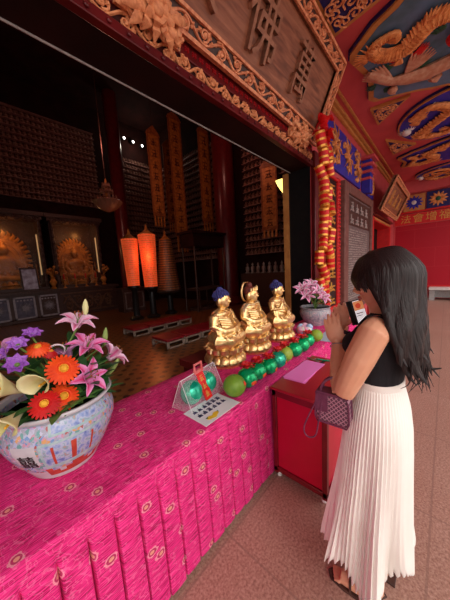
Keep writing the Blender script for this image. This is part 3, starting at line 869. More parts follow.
niche_wall(22, (HX, 3.0, 0), (0, 1, 0), 3.6, (-1, 0, 0), 2.2, 7.4, .29, .2, R(-90))
niche_wall(23, (HX, 7.45, 0), (0, 1, 0), 5.5, (-1, 0, 0), 2.2, 7.6, .29, .2, R(-90))
vis = [s_ for s_ in spots if not (s_[1] != 0 and s_[0][1] < 4.45)]
vis.sort(key=lambda s_: Vector(s_[0]).length + (0 if s_[0][2] < 6.2 or s_[1] == 0 else 9))
rest = MB(); tv = [v.co.copy() for v in TINY.vertices]; tf = [tuple(p.vertices) for p in TINY.polygons]
near = set(id(s_) for s_ in vis[:296])
for s_ in spots:
    if id(s_) in near:
        o = link('small_buddha', TINY, None, s_[0], (0, 0, s_[1]))
        tag(o, 'small bronze Buddha on the nearer shelves of the dark hall side wall', 'statuette', 'small Buddhas on the nearer hall shelves')
    elif not (s_[1] != 0 and s_[0][1] < 3.6):
        mt = Matrix.Translation(s_[0]) @ Matrix.Rotation(s_[1], 4, 'Z')
        rest.add([mt @ v for v in tv], tf)
tag(rest.build('small_buddha_ranks', M['tiny_bronze'], smooth=50), 'ranks of tiny bronze Buddhas covering the far dark hall walls', 'statuettes', kind='stuff')

# pale figures on a ledge along the side wall
tag(MB().box(HX - .55, HX - .01, 4.2, 6.6, 0, 1.38).build('ledge_cabinet', M['old_wood'], bevel=.02), 'dark wooden ledge cabinet along the right hall wall under the tiny Buddhas', 'cabinet')
def pale_mesh():
    b = MB(); b.lathe([(.09, 0), (.10, .03), (.06, .06), (.085, .16), (.075, .26), (.03, .31)], 12); b.ell((0, 0, .36), (.045, .045, .055)); b.ell((0, 0, .42), .022)
    return b
pa = pale_mesh().mesh('pale_figure', pm('pale_figure_glaze', (.36, .30, .27), (.25, .2, .18), 9, .4))
for i in range(8):
    o = link('pale_figurine', pa, None, (HX - .3, 4.45 + i * .28, 1.38))
    tag(o, 'pale standing figurine on the dark ledge cabinet of the hall side wall', 'figurine', 'pale figurines on the hall ledge')

# ------------------------------------------------------------------ hanging banners
def hanging_banner(x, y, z0, z1, w_, label, rz=0, tails=4):
    t = thing('hanging_banner', label, 'banner', (x, y, z0), rz)
    H = z1 - z0; hb = H * .86
    b = MB(); b.box(-w_/2, w_/2, -.012, .012, H - hb, H)
    b.build('cloth', M['dull_gold'], t)
    e = MB()
    for sx in (-1, 1): e.box(sx * w_ * .5 - .03, sx * w_ * .5 + .03, -.02, .02, H - hb, H)
    e.prism([(-w_ * .62, H), (w_ * .62, H), (w_ * .5, H + .12), (0, H + .36), (-w_ * .5, H + .12)], -.03, .03, lambda u, v, d: (u, d, v))
    e.box(-w_ * .55, w_ * .55, -.03, .03, H - hb - .08, H - hb + .05)
    e.build('border', pm('banner_border', (.36, .11, .025), (.2, .055, .012), 14, .5), t)
    rg = random.Random(int(x * 100)); n = int(hb / (w_ * .78)); ink = pm('banner_brush_ink', (.10, .018, .01), None, 8, .6)
    for i in range(n):
        g = MB(); strokes_glyph(g, -w_ * .26, H - (i + .95) * hb / n, w_ * .52, hb / n * .72, lambda u, v, d: (u, -.014 - d, v), rg, .014)
        g.build('brushed_character', ink, t)
    for k in range(tails):
        xx = -w_ * .42 + w_ * .84 * k / (tails - 1)
        MB().box(xx - w_ * .07, xx + w_ * .07, -.008, .008, 0, H - hb - .06).build('streamer', M['dull_gold'], t)
    MB().tube([(0, 0, H + .34), (0, 0, HZ - z0)], .008, 5).build('cord', M['old_wood'], t)
hanging_banner(5.98, 9.0, 3.55, 7.15, .52, 'narrow gold hanging banner nearest the red hall column, left of the tallest banner')
hanging_banner(7.10, 9.0, 2.5, 8.15, .60, 'tallest gold hanging banner, in the middle of the three')
hanging_banner(8.05, 8.2, 3.3, 7.62, .62, 'gold hanging banner between the tallest banner and the second hall column')
hanging_banner(7.55, 10.2, 3.6, 7.6, .5, 'brownish hanging banner half hidden behind the tallest one')
hanging_banner(8.36, 5.12, 2.75, 5.35, .56, 'gold banner with streamers hanging at the right hall wall near the yellow lamp', R(-70))

# ------------------------------------------------------------------ lamps of the hall
def chandelier():
    t = thing('lotus_chandelier', 'crystal lotus chandelier hanging in front of the hall column', 'chandelier', (3.45, 8.0, 3.62))
    b = MB(); b.lathe([(.03, 0), (.16, .05), (.30, .14), (.40, .26), (.43, .32), (.40, .34), (.2, .36)], 36, rf=lambda a, q: 1 + .03 * math.cos(18 * a))
    b.build('bowl', M['crystal'], t)
    for z, r_ in ((.36, .30), (.55, .19), (.72, .12)):
        p = MB()
        for k in range(14):
            a = 2 * PI * k / 14; c = Vector((math.cos(a), math.sin(a), 0))
            p.tube([c * r_ * .4 + Vector((0, 0, z)), c * r_ + Vector((0, 0, z + .05)), c * r_ * .95 + Vector((0, 0, z + .16))], [.02, .045, .004], 6, flat=.4)
        p.build('petal_tier', M['crystal'], t)
    MB().lathe([(.06, .3), (.1, .5), (.06, .7), (.03, .95), (.02, 1.0)], 14).build('stem', M['dull_gold'], t)
    MB().tube([(0, 0, 1.0), (0, 0, HZ - 3.62)], .012, 6).build('chain', M['old_wood'], t)
chandelier()
def lamp_tower(x, y, z0, h, r0, r1, label, mat, tiers, glow):
    t = thing('offering_lamp_tower', label, 'lamp', (x, y, 0))
    b = MB(); prof = []
    for i in range(tiers):
        za = z0 + h * i / tiers; zb = z0 + h * (i + 1) / tiers; q = i / tiers; r_ = r0 + (r1 - r0) * q
        prof += [(r_, za), (r_, za + (zb - za) * .72), (r_ * .93, za + (zb - za) * .78), (r_ * .93, zb - .001)]
    b.lathe(prof, 30); b.build('lamp_tiers', mat, t)
    g = MB()
    for i in range(tiers):
        za = z0 + h * (i + .87) / tiers; r_ = (r0 + (r1 - r0) * i / tiers) * 1.0
        g.tube([(r_ * math.cos(a), r_ * math.sin(a), za) for a in np.linspace(0, 2 * PI, 30, endpoint=False)], h / tiers * .12, 5, closed=True)
    g.build('tier_rings', M['dull_gold'], t)
    MB().lathe([(r1 * .9, z0 + h), (r1 * .6, z0 + h + .06), (r1 * .2, z0 + h + .16), (.03, z0 + h + .3), (.0, z0 + h + .36)], 20).build('finial', M['dull_gold'], t)
    s = MB(); s.lathe([(r0 * 1.05, z0), (r0 * 1.1, z0 - .06), (r0 * .8, z0 - .12)], 24)
    s.lathe([(.24, 0), (.25, .06), (.12, .14), (.10, z0 - .2), (r0 * .8, z0 - .11)], 20)
    s.build('pedestal', M['black'], t)
lamp_tower(4.10, 8.15, 1.22, 1.62, .20, .275, 'glowing orange offering lamp tower, left of the pair', M['lantern'], 22, 1)
lamp_tower(4.66, 7.95, 1.14, 1.86, .23, .305, 'glowing orange offering lamp tower, taller one next to the brown cone', M['lantern'], 24, 1)
lamp_tower(5.46, 8.0, .92, 1.95, .44, .22, 'brown conical tower of unlit offering lamps beside the orange ones', pm('unlit_brown_lamp_tiers', (.16, .07, .04), (.09, .035, .02), 30, .45, .2), 22, 0)
for i, (x, z) in enumerate(((6.69, 8.68), (7.18, 8.65), (7.70, 8.61))):
    t = thing('spot_lamp', 'white spot lamp high on the dark back wall, %s of three' % ['left', 'middle', 'right'][i], 'lamp', (x, 12.68, z))
    MB().lathe([(.07, 0), (.085, .05), (.085, .16), (.05, .2)], 16, mat3=Matrix.Rotation(R(-90), 3, 'X')).build('housing', M['black'], t)
    MB().lathe([(.0, -.012), (.05, -.008), (.066, .01)], 16, mat3=Matrix.Rotation(R(-90), 3, 'X')).build('lens', M['lamp_white'], t)
    MB().tube([(0, .1, 0), (0, .33, .04)], .015, 6).build('bracket', M['black'], t)
t = thing('wall_lamp', 'small yellow wall lamp lit just inside the right jamb', 'lamp', (4.46, YI, 3.16))
MB().box(-.05, .05, 0, .06, -.12, .12).build('wall_plate', M['dull_gold'], t)
MB().prism([(-.24, .06), (.16, .07), (.16, -.14), (.06, -.12), (-.12, -.03)], .06, .36, lambda u, v, d: (u, d, v)).build('shade', M['lamp_yellow'], t, bevel=.02)

# ------------------------------------------------------------------ altars and shrine cases
def shrine_case(x0, x1, label, n):
    t = thing('shrine_case', label, 'cabinet', ((x0 + x1) / 2, 12.34, 1.2))
    L = x1 - x0
    b = MB(); b.box(-L/2, L/2, -.35, .6, 0, .12); b.box(-L/2, L/2, .52, .6, .12, 2.9); b.box(-L/2, -L/2 + .1, -.3, .55, .12, 2.9); b.box(L/2 - .1, L/2, -.3, .55, .12, 2.9)
    b.build('case_body', M['old_wood'], t, bevel=.01)
    r_ = MB(); r_.box(-L/2 - .12, L/2 + .12, -.45, .6, 2.9, 3.05); r_.box(-L/2 - .05, L/2 + .05, -.38, .6, 2.78, 2.9)
    scrollwork(r_, L, .26, lambda u, v, d: (-L/2 + u, -.40 - d, 2.66 + v), .3, .018, 0, n)
    r_.build('carved_cornice', M['old_wood'], t)
    for x in (-L/2 + .09, L/2 - .09):
        p = MB(); p.lathe([(.08, .12), (.06, .2), (.06, 2.6), (.09, 2.78)], 14, (x, -.33, 0))
        for k in range(9): p.ell((x, -.38, .35 + k * .26), (.07, .04, .09), 8, 6)
        p.build('carved_post', M['old_wood'], t)
    MB().box(-L/2 + .12, L/2 - .12, -.305, -.297, .12, 2.7).build('glass_front', pm('smoky_glass_%d' % n, (.4, .3, .2), None, 4, .05, alpha=.10), t)
    MB().box(L/2 - .2, L/2 - .16, -.26, -.22, .6, 2.2).build('light_strip', M['glow_strip'], t)
    return t
shrine_case(-.05, 2.42, 'glazed shrine case with carved wooden frame, the left one, at the edge of the photo', 1)
shrine_case(2.68, 4.62, 'glazed shrine case with carved wooden frame, right one, beside the hall column', 2)

def seated_figure(mat, name, voxel=.012, halo=None):
    b = MB()
    b.ell((0, .02, .28), (.17, .12, .24)); b.ell((0, 0, .44), (.21, .11, .12)); b.ell((0, 0, .09), (.30, .21, .10))
    b.ell((0, .0, .70), (.095, .10, .125)); b.tube([(0, .01, .5), (0, 0, .64)], .055, 8); b.ell((0, .01, .84), (.05, .05, .05))
    for s in (-1, 1):
        b.tube([(s * .20, .01, .47), (s * .27, -.03, .30), (s * .20, -.14, .20), (s * .04, -.19, .19)], [.07, .065, .055, .045], 9)
        b.tube([(s * .10, .02, .10), (s * .30, -.08, .09), (s * .16, -.20, .07), (-s * .05, -.21, .07)], [.09, .085, .07, .05], 9)
    return fused(b, name, mat, voxel, 3)
altar_buddha = seated_figure(M['dull_gold'], 'altar_buddha_body', .016)
def altar_statue(x, z, s, label):
    t = thing('altar_buddha', label, 'statue', (x, 12.46, z)); t.scale = (s, s, s)
    link('body', altar_buddha, t, (0, 0, .16))
    l = MB(); l.lathe([(.24, 0), (.25, .04), (.20, .09), (.24, .16)], 24)
    for k in range(16):
        a = 2 * PI * k / 16; l.tube([(.19 * math.cos(a), .19 * math.sin(a), .03), (.265 * math.cos(a), .265 * math.sin(a), .09), (.24 * math.cos(a), .24 * math.sin(a), .17)], [.03, .06, .01], 7, flat=.5)
    l.build('lotus_base', M['dull_gold'], t)
    h = MB(); h.prism(arc(0, .62, .42, .56, 0, 355, 40), .16, .19, lambda u, v, d: (u, d, v))
    rg = random.Random(4)
    for k in range(34):
        a = 2 * PI * k / 34; c = (math.cos(a), math.sin(a))
        h.tube([(c[0] * .38, .17, .62 + c[1] * .52), (c[0] * .47 + .03, .16, .62 + c[1] * .63), (c[0] * .50, .17, .62 + c[1] * .70)], [.05, .035, .004], 6)
    for k in range(3):
        h.tube([(.38 * (1 - k * .2) * math.cos(a), .15, .62 + .5 * (1 - k * .2) * math.sin(a)) for a in np.linspace(0, 2 * PI, 30, endpoint=False)], .014, 5, closed=True)
    h.build('flame_halo', M['dull_gold'], t)
altar_statue(1.22, 1.32, 1.75, 'large gold Buddha with a flame halo inside the left shrine case')
altar_statue(3.62, 1.32, 1.6, 'gold Buddha with a flame halo inside the right shrine case')
for i, (x, s) in enumerate(((2.0, .62), (3.05, .7), (4.2, .66), (.55, .6))):
    t = thing('attendant_statue', ['small gold attendant right of the Buddha in the left shrine case', 'small gold attendant left of the Buddha in the right shrine case', 'small gold attendant right of the Buddha in the right shrine case', 'small gold attendant left of the Buddha in the left shrine case'][i], 'statue', (x, 12.25, 1.32)); t.scale = (s,) * 3
    b = MB(); b.lathe([(.20, 0), (.22, .05), (.16, .1), (.19, .3), (.16, .6), (.18, .8), (.08, .95)], 16, rf=lambda a, q: 1 + .05 * math.cos(9 * a))
    b.ell((0, 0, 1.05), (.09, .09, .12)); b.lathe([(.08, 1.12), (.10, 1.16), (.05, 1.25), (.02, 1.32)], 10)
    b.tube([(-.16, 0, .82), (-.2, -.08, .62), (0, -.2, .66), (.2, -.08, .62), (.16, 0, .82)], .05, 8)
    b.build('robed_body', M['dull_gold'], t)
    MB().tube([(.2, -.18, .1), (.16, -.16, 1.5)], .02, 6).build('staff', M['dull_gold'], t)

# altar table with carved and framed front panels
t = thing('carved_altar', 'long dark altar with framed and carved front panels under the shrine cases', 'altar', (2.3, 11.95, 0))
b = MB(); b.box(-3.2, 2.75, -.1, .95, .12, 1.08); b.box(-3.3, 2.85, -.2, 1.0, 1.08, 1.2); b.box(-3.25, 2.8, -.15, .97, 0, .12)
b.build('body', M['old_wood'], t, bevel=.015)
WH = pm('worn_white_panel_paint', (.40, .37, .40), (.28, .25, .28), 14, .5)
PB = pm('panel_blue_grey_ground', (.12, .11, .16), (.07, .06, .09), 9, .5)
def framed_panel(x, label, w_, gm):
    f = MB()
    for a in ((-w_/2, w_/2, .14, .20), (-w_/2, w_/2, .94, 1.0), (-w_/2, -w_/2 + .06, .14, 1.0), (w_/2 - .06, w_/2, .14, 1.0)): f.box(x + a[0], x + a[1], -.14, -.1, a[2], a[3])
    o = f.build('framed_panel', WH, t)
    g = MB(); g.box(x - w_/2 + .06, x + w_/2 - .06, -.12, -.1, .2, .94); g.build('panel_ground', gm, o)
    r_ = MB(); fr = lambda u, v, d: (x + u, -.125 - d, .56 + v)
    for k in range(8):
        a = k * PI / 4; feathers(r_, (0, 0), a, 3, .22, .5, .022, fr, d=.0)
    r_.build('panel_flower', WH, o)
    for k in range(5): MB().ell(fr(-.2 + .1 * k, .30, 0), (.035, .015, .03), 8, 5).build('panel_boss', WH, o)
framed_panel(-.78, '', .66, PB); framed_panel(-.02, '', .62, M['old_wood']); framed_panel(-1.55, '', .66, PB)
b = MB(); scrollwork(b, 2.0, .72, lambda u, v, d: (.48 + u, -.11 - d, .2 + v), .42, .03, 0, 6)
b.box(.42, 2.55, -.13, -.1, .14, .19); b.box(.42, 2.55, -.13, -.1, .94, .99)
b.build('scroll_panel', pm('dark_gilt_scroll', (.17, .075, .04), (.10, .04, .02), 12, .5, bmp=.2), t)
t = thing('small_altar_chest', 'small dark altar chest with a carved front at the foot of the hall column', 'cabinet', (5.0, 10.3, 0))
b = MB(); b.box(-.5, .5, -.3, .3, 0, .95); b.box(-.56, .56, -.36, .36, .95, 1.05); b.build('body', M['old_wood'], t, bevel=.015)
f = MB()
for a in ((-.42, .42, .14, .19), (-.42, .42, .82, .87), (-.42, -.37, .14, .87), (.37, .42, .14, .87)): f.box(a[0], a[1], -.33, -.3, a[2], a[3])
for k in range(8): feathers(f, (0, .5), k * PI / 4, 3, .2, .5, .022, lambda u, v, d: (u, -.31 - d, v), d=0)
f.build('carved_panel', pm('chest_panel_paint', (.22, .17, .16), (.14, .1, .09), 14, .5), t)
# things standing on the altar
t = thing('framed_altar_picture', 'small pale blue and white framed picture on the altar, before the left shrine case', 'picture', (1.80, 11.86, 1.2), rot=(R(-8), 0, 0))
f = MB()
for a in ((-.27, .27, 0, .06), (-.27, .27, .84, .9), (-.27, -.22, 0, .9), (.22, .27, 0, .9)): f.box(a[0], a[1], -.03, .03, a[2], a[3])
f.build('frame', M['old_wood'], t)
MB().box(-.22, .22, -.012, .012, .06, .84).build('picture_sheet', pm('altar_picture_print', (.55, .55, .68), (.22, .16, .22), 5, .3, detail=5), t)
def altar_vase(x, label):
    t = thing('altar_vase', label, 'vase', (x, 11.95, 1.2))
    MB().lathe([(.08, 0), (.10, .04), (.06, .1), (.14, .28), (.07, .42), (.10, .48)], 18).build('vase_body', M['dull_gold'], t)
    b = MB(); rg = random.Random(int(x * 10))
    for k in range(16):
        a = rg.uniform(0, 6.28); r_ = rg.uniform(.05, .25); z = rg.uniform(.65, .95)
        b.tube([(0, 0, .45), (r_ * math.cos(a), r_ * math.sin(a), z)], .008, 4); b.ell((r_ * math.cos(a), r_ * math.sin(a), z), rg.uniform(.04, .07), 8, 6)
    b.build('flowers', M['dull_gold'], t)
altar_vase(2.55, 'gold altar vase of flowers between the two shrine cases'); altar_vase(4.55, 'gold altar vase of flowers near the hall column')
for i in range(4):
    t = thing('altar_candlestick', ['gold candlestick on the altar, first from the left', 'gold candlestick on the altar, second from the left', 'gold candlestick on the altar, third from the left', 'gold candlestick on the altar, nearest the hall column'][i], 'candlestick', (2.95 + i * .42, 11.95, 1.2))
    MB().lathe([(.08, 0), (.03, .06), (.02, .3), (.07, .34), (.03, .37)], 14).build('stick', M['dull_gold'], t)
    MB().lathe([(.025, .37), (.025, .56), (.004, .6)], 10).build('candle', M['ribbon'], t)

# dark canopy stand before the second column
t = thing('canopy_stand', 'dark wooden canopy stand with four thin posts, left of the second hall column', 'stand', (6.95, 7.5, 0))
b = MB(); b.box(-.85, .85, -.4, .4, 2.55, 3.05); b.box(-.95, .95, -.48, .48, 3.05, 3.15); b.build('canopy', M['hall_dark'], t, bevel=.02)
for x, y in ((-.8, -.36), (.8, -.36), (-.8, .36), (.8, .36)): MB().lathe([(.06, 0), (.035, .1), (.035, 2.55)], 12, (x, y, 0)).build('post', M['old_wood'], t)
b = MB(); b.box(-.75, .75, -.32, .32, .82, .92); b.box(-.7, .7, -.28, .28, .0, .12)
for x in (-.6, -.2, .2, .6): b.box(x - .02, x + .02, -.28, -.24, .12, .82)
b.build('altar_shelf', M['old_wood'], t, bevel=.01)

# ------------------------------------------------------------------ kneelers
def kneeler(x, y, label):
    t = thing('kneeling_bench', label, 'bench', (x, y, 0), 0, None)
    b = MB(); L, W = .47, .62
    b.box(-L/2, L/2, -W/2, W/2, .115, .15)
    for sx in (-1, 1):
        for sy in (-1, 1): b.box(sx * (L/2 - .03) - .03, sx * (L/2 - .03) + .03, sy * (W/2 - .02) - .02, sy * (W/2 - .02) + .02, 0, .115)
    b.box(-L/2, L/2, -W/2, -W/2 + .03, .0, .03); b.box(-L/2, L/2, W/2 - .03, W/2, 0, .03)
    b.build('bench_frame', M['bench_white'], t, bevel=.006)
    c = MB(); c.box(-L/2 + .005, L/2 - .005, -W/2 + .005, W/2 - .005, .15, .205); c.build('cushion', M['cushion'], t, bevel=.018)
    return t
o4 = ['first from the left', 'second from the left', 'third from the left', 'fourth from the left']
k0 = None
for r_, (x, y) in enumerate(((3.05, 6.18), (2.97, 4.56))):
    for i in range(4):
        lab = 'red cushioned kneeling bench, %s in the %s row' % (o4[i], ['farther', 'nearer'][r_])
        if k0 is None: k0 = kneeler(x, y, lab); k0['group'] = 'kneeling benches on the hall floor'
        else: dup(k0, (x + i * .49, y, 0), label=lab)
# ------------------------------------------------------------------ long table with its brocade cloth
TZ = .73
def tablecloth(x0, x1, yf, yb, z):
    b = MB(); uv = []
    pitch = .098; sub = 16
    nx = int((x1 - x0) / pitch) * sub
    rows = []      # (v length, y, z, pleat amount)
    for k in range(9):
        y = yb + (yf + .012 - yb) * k / 8; rows.append((y, z, 0))
    rows += [(yf + .003, z - .003, 0), (yf - .001, z - .012, 0), (yf - .003, z - .04, 0.02), (yf - .004, z - .075, .10)]
    for k in range(1, 15): rows.append((yf - .004 - .012 * k / 14, z - .075 - (z - .035 - .075) * k / 14, .10 + .90 * (k / 14) ** .40))
    rows = [(yb + .012, .25, 0), (yb + .012, z - .012, 0)] + rows
    rg = random.Random(2); jit = [rg.uniform(.75, 1.25) for _ in range(nx // sub + 2)]
    L = 0; vs = []; prev = None
    for (y, zz, a) in rows:
        if prev: L += math.hypot(y - prev[0], zz - prev[1])
        prev = (y, zz)
        for i in range(nx + 1):
            x = x0 + (x1 - x0) * i / nx; p = (i % sub) / sub; c = i // sub
            q = min(p, 1 - p) * 2        # 0 in the gap, 1 mid pleat
            off = a * jit[c] * (.052 * (min(1, q * 5.0)) ** .6 + .004 * q - .046)
            xx = x - a * .009 * math.sin(2 * PI * p) * jit[c]
            vs.append((xx, y - off, zz + (.006 * math.sin(c * 2.1) if a > .95 else 0))); uv.append((x * .9, L * .9))
    w_ = nx + 1; fs = []
    for j in range(len(rows) - 1):
        for i in range(nx): fs.append((j * w_ + i, j * w_ + i + 1, (j + 1) * w_ + i + 1, (j + 1) * w_ + i))
    # right end drop
    n0 = len(vs)
    for k in range(2):
        for i in range(9):
            vs.append((x1 + .004, yb + (yf - yb) * i / 8, z if k == 0 else .04)); uv.append((x1 * .9 + (1 if k else 0) * .6, i * .07))
    for i in range(8): fs.append((n0 + i, n0 + i + 1, n0 + 9 + i + 1, n0 + 9 + i))
    b.add(vs, fs)
    me = b.mesh('tablecloth', M['brocade'], 60)
    ul = me.uv_layers.new(name='UVMap')
    for lp in me.loops: ul.data[lp.index].uv = uv[lp.vertex_index]
    o = link('tablecloth', me)
    return tag(o, 'magenta brocade cloth with a pleated skirt covering the long offering table', 'tablecloth')
tablecloth(-1.2, 3.88, .95, 1.68, TZ)
t = thing('statue_stand', 'low dark red stand along the back of the table behind the golden statues', 'stand', (2.42, 1.84, 0))
MB().box(-1.02, 1.02, -.145, .145, .66, TZ + .002).build('top_board', M['dark_red'], t, bevel=.006)
b = MB(); b.box(-.98, .98, -.12, .12, .08, .66)
b.build('front_panel', M['dark_red'], t)
for x in (-.92, .92): MB().box(x - .05, x + .05, -.14, .14, 0, .66).build('leg', M['dark_red'], t)

# ------------------------------------------------------------------ golden statues
def lotus_base(t):
    b = MB(); b.lathe([(.190, 0), (.194, .018), (.172, .03), (.14, .085), (.120, .115), (.14, .14), (.155, .165), (.10, .17)], 40)
    b.build('lotus_pedestal', M['gold'], t)
    p = MB()
    for k in range(14):
        a = 2 * PI * k / 14; c = Vector((math.cos(a), math.sin(a), 0))
        p.tube(catmull([c * .140 + Vector((0, 0, .108)), c * .170 + Vector((0, 0, .088)), c * .194 + Vector((0, 0, .048)), c * .186 + Vector((0, 0, .018))], 3), [.014, .026, .035, .041, .045, .046, .044, .039, .028, .010], 11, flat=.5, up=(0, 0, 1))
    p.build('lower_petals', M['gold'], t)
    p = MB()
    for k in range(13):
        a = 2 * PI * (k + .5) / 13; c = Vector((math.cos(a), math.sin(a), 0))
        p.tube([c * .125 + Vector((0, 0, .112)), c * .172 + Vector((0, 0, .14)), c * .182 + Vector((0, 0, .175)), c * .172 + Vector((0, 0, .20))], [.016, .040, .038, .006], 11, flat=.5, up=(0, 0, 1))
    p.build('upper_petals', M['gold'], t)
def statue(x, y, rz, label, kind):
    t = thing('golden_buddha_statue', label, 'statue', (x, y, TZ + .004), rz, 'gold statues on the offering table')
    lotus_base(t); t.scale = (.95, .95, .95)
    def fat(mb):
        out = []
        for x, y, z in mb.v:
            k = smoothstep(.50, .54, z)
            g = float(np.interp(z, [.165, .225], [.78, 1.0]))
            out.append((x * g * (1.22 * (1 - k) + 1.16 * k), y * g * (1.12 * (1 - k) + 1.14 * k), float(np.interp(z, [0, .17, .30, .54, .72], [0, .17, .375, .570, .775]))))
        mb.v = out; return mb
    # body faces -Y
    b = MB()
    b.ell((0, .01, .235), (.165, .125, .065)); b.ell((0, .02, .36), (.098, .075, .14)); b.ell((0, .015, .455), (.128, .068, .062))
    b.tube([(0, .015, .47), (0, .005, .545)], .034, 10)
    b.ell((0, -.004, .595), (.060, .066, .080)); b.ell((0, -.018, .555), (.042, .045, .035)); b.tube([(0, -.062, .60), (0, -.078, .578)], [.008, .012], 7)
    for s in (-1, 1):
        b.ell((s * .060, .0, .585), (.010, .016, .034)); b.ell((s * .026, -.060, .603), (.016, .008, .006))
        b.tube([(s * .085, .02, .225), (s * .172, -.05, .225), (s * .10, -.125, .215), (-s * .04, -.135, .205)], [.05, .052, .045, .03], 10)
        if kind == 'raised' and s == -1:
            b.tube([(s * .120, .015, .45), (s * .155, -.01, .345), (s * .12, -.085, .36), (s * .105, -.10, .44)], [.042, .040, .030, .018], 10)
            for f in range(4): b.tube([(s * .105 + (f - 1.5) * .011, -.102, .44), (s * .105 + (f - 1.5) * .012, -.108, .49 - abs(f - 1.5) * .006)], [.0075, .006], 6)
        else:
            b.tube([(s * .120, .015, .45), (s * .158, .0, .345), (s * .115, -.075, .285), (s * .02, -.115, .28)], [.042, .040, .032, .02], 10)
            for f in range(4): b.tube([(s * .03, -.112, .27 + f * .009), (-s * .03, -.125, .272 + f * .009)], [.0075, .006], 6)
    # robe folds
    for k in range(6):
        q = k / 5
        b.tube([(-.115 + .03 * q, -.02 - .02 * q, .44 - .05 * k * .6), (-.02 + .02 * q, -.072 - .006 * k, .40 - .028 * k), (.09 + .02 * q, -.04, .44 - .035 * k)], .0100, 6)
        b.tube([(-.15 + .05 * k, -.10 - .035 * math.sin(q * PI), .268 - .012 * (k % 2)), (-.12 + .05 * k, -.158 + .02 * abs(q - .5), .205)], [.016, .012], 6)
        b.tube([(-.14 + .055 * k, -.105, .20), (-.12 + .048 * k, -.135 + .01 * (k % 2), .188), (-.10 + .04 * k, -.125, .172)], [.016, .020, .012], 7)
        b.tube([(-.15 + .06 * k, -.06 - .06 * math.sin(q * PI), .262), (-.10 + .045 * k, -.115 - .03 * math.sin(q * PI), .238 + .012 * (k % 2))], [.008, .012], 6)
    for s in (-1, 1):
        for k in range(3): b.tube([(s * (.128 + .006 * k), -.02 * k, .42 - .03 * k), (s * (.165 - .01 * k), -.035 - .02 * k, .30), (s * .17, -.06, .245)], .010, 6)
    link('robed_body', fused(fat(b), 'golden_buddha_body', M['gold'], .0052, 3), t)
    h = MB()
    if kind != 'crowned':
        h.ell((0, .012, .625), (.066, .070, .060)); h.ell((0, .02, .685), (.030, .032, .026))
        rg = random.Random(1)
        for i in range(9):
            th = .15 + i * .17
            n = max(1, int(20 * math.sin(th)))
            for k in range(n):
                a = 2 * PI * k / n + i
                p = Vector((.067 * math.sin(th) * math.cos(a), .012 + .071 * math.sin(th) * math.sin(a), .625 + .061 * math.cos(th)))
                if p.y < -.035 and p.z < .632: continue
                h.ell(p, .0078, 7, 5)
        fat(h).build('blue_curled_hair', M['blue_hair'], t)['label'] = 'dark blue snail-curl hair'
    else:
        h.ell((0, .015, .63), (.062, .064, .055)); h.ell((0, .015, .69), (.03, .03, .03))
        fat(h).build('hair', pm('red_brown_hair_paint', (.16, .035, .025), (.09, .02, .015), 30, .5), t)['label'] = 'dark red-brown hair'
        c = MB(); c.tube([(.098 * math.cos(a), .05, .625 + .098 * math.sin(a)) for a in np.linspace(0, 2 * PI, 36, endpoint=False)], .009, 8, closed=True)
        c.tube([(0, .05, .525), (0, .045, .50)], .012, 6)
        fat(c).build('halo_ring', M['gold'], t)
        c = MB()
        for k in range(7):
            a = R(-60 + 20 * k); c.tube([(.06 * math.sin(a), -.058 * math.cos(a), .64), (.066 * math.sin(a), -.064 * math.cos(a), .685 - abs(k - 3) * .008)], [.011, .003], 6)
        fat(c).build('crown', M['gold'], t)
        s_ = MB()
        for sx in (-1, 1): s_.tube([(sx * .03, -.05, .50), (sx * .10, .0, .50), (sx * .150, .01, .44), (sx * .165, -.02, .34)], [.02, .034, .030, .014], 9, flat=.6)
        fat(s_).build('shawl', pm('pale_gilt_shawl', (.80, .66, .42), (.7, .52, .28), 20, .35, .7), t)
    j = MB()
    for k in range(9): j.ell((-.04 + .01 * k, -.056 - .012 * math.sin(k * PI / 8), .50 - .02 * math.sin(k * PI / 8)), .006, 6, 4)
    fat(j).build('bead_necklace', M['gold'], t)
    return t
statue(1.615, 1.53, R(14), 'golden seated Buddha with blue hair, nearest the bagged pomelos, hands in lap', 'lap')
statue(2.055, 1.52, R(10), 'golden seated statue with dark red hair and a ring halo, between the two blue-haired ones', 'crowned')
statue(2.555, 1.495, R(8), 'golden seated Buddha with blue hair, nearest the far flower pot, one hand raised', 'raised')

# ------------------------------------------------------------------ pomelos in a row
def pomelo_mb(r, lump=.0):
    b = MB()
    prof = []
    for i in range(19):
        t_ = PI * i / 18; rr = math.sin(t_) * (1 - .10 * max(0, -math.cos(t_) * -1) ** 1.5); z = -math.cos(t_)
        prof.append((max(1e-4, r * rr), r * (z * .97 + .97)))
    return b.lathe(prof, 28, rf=(lambda a, q: 1 + lump * math.sin(7 * a + 9 * q) * math.sin(q * PI)), cap=False)
def bare_pomelo(x, y, label, m, r=.078):
    t = thing('pomelo', label, 'fruit', (x, y, TZ))
    pomelo_mb(r).build('rind', M[m], t, smooth=80)
    MB().lathe([(.006, 0), (.009, .006), (.004, .010)], 10, (0, 0, 2 * r * .97 - .004)).build('stem_end', M['stem'], t)
    s = MB(); a = Vector((.35, -.9, .35)).normalized(); c = Vector((0, 0, r * .97)) + a * r * .985
    rot = a.to_track_quat('Z', 'Y').to_matrix()
    s.lathe([(.0, .004), (.012, .0045), (.016, .001)], 14, c, mat3=rot); s.build('sticker', M['label_red'], t)
bare_pomelo(1.19, 1.055, 'plain unwrapped green pomelo at the near end of the row, beside the paper sheet', 'pomelo', .080)
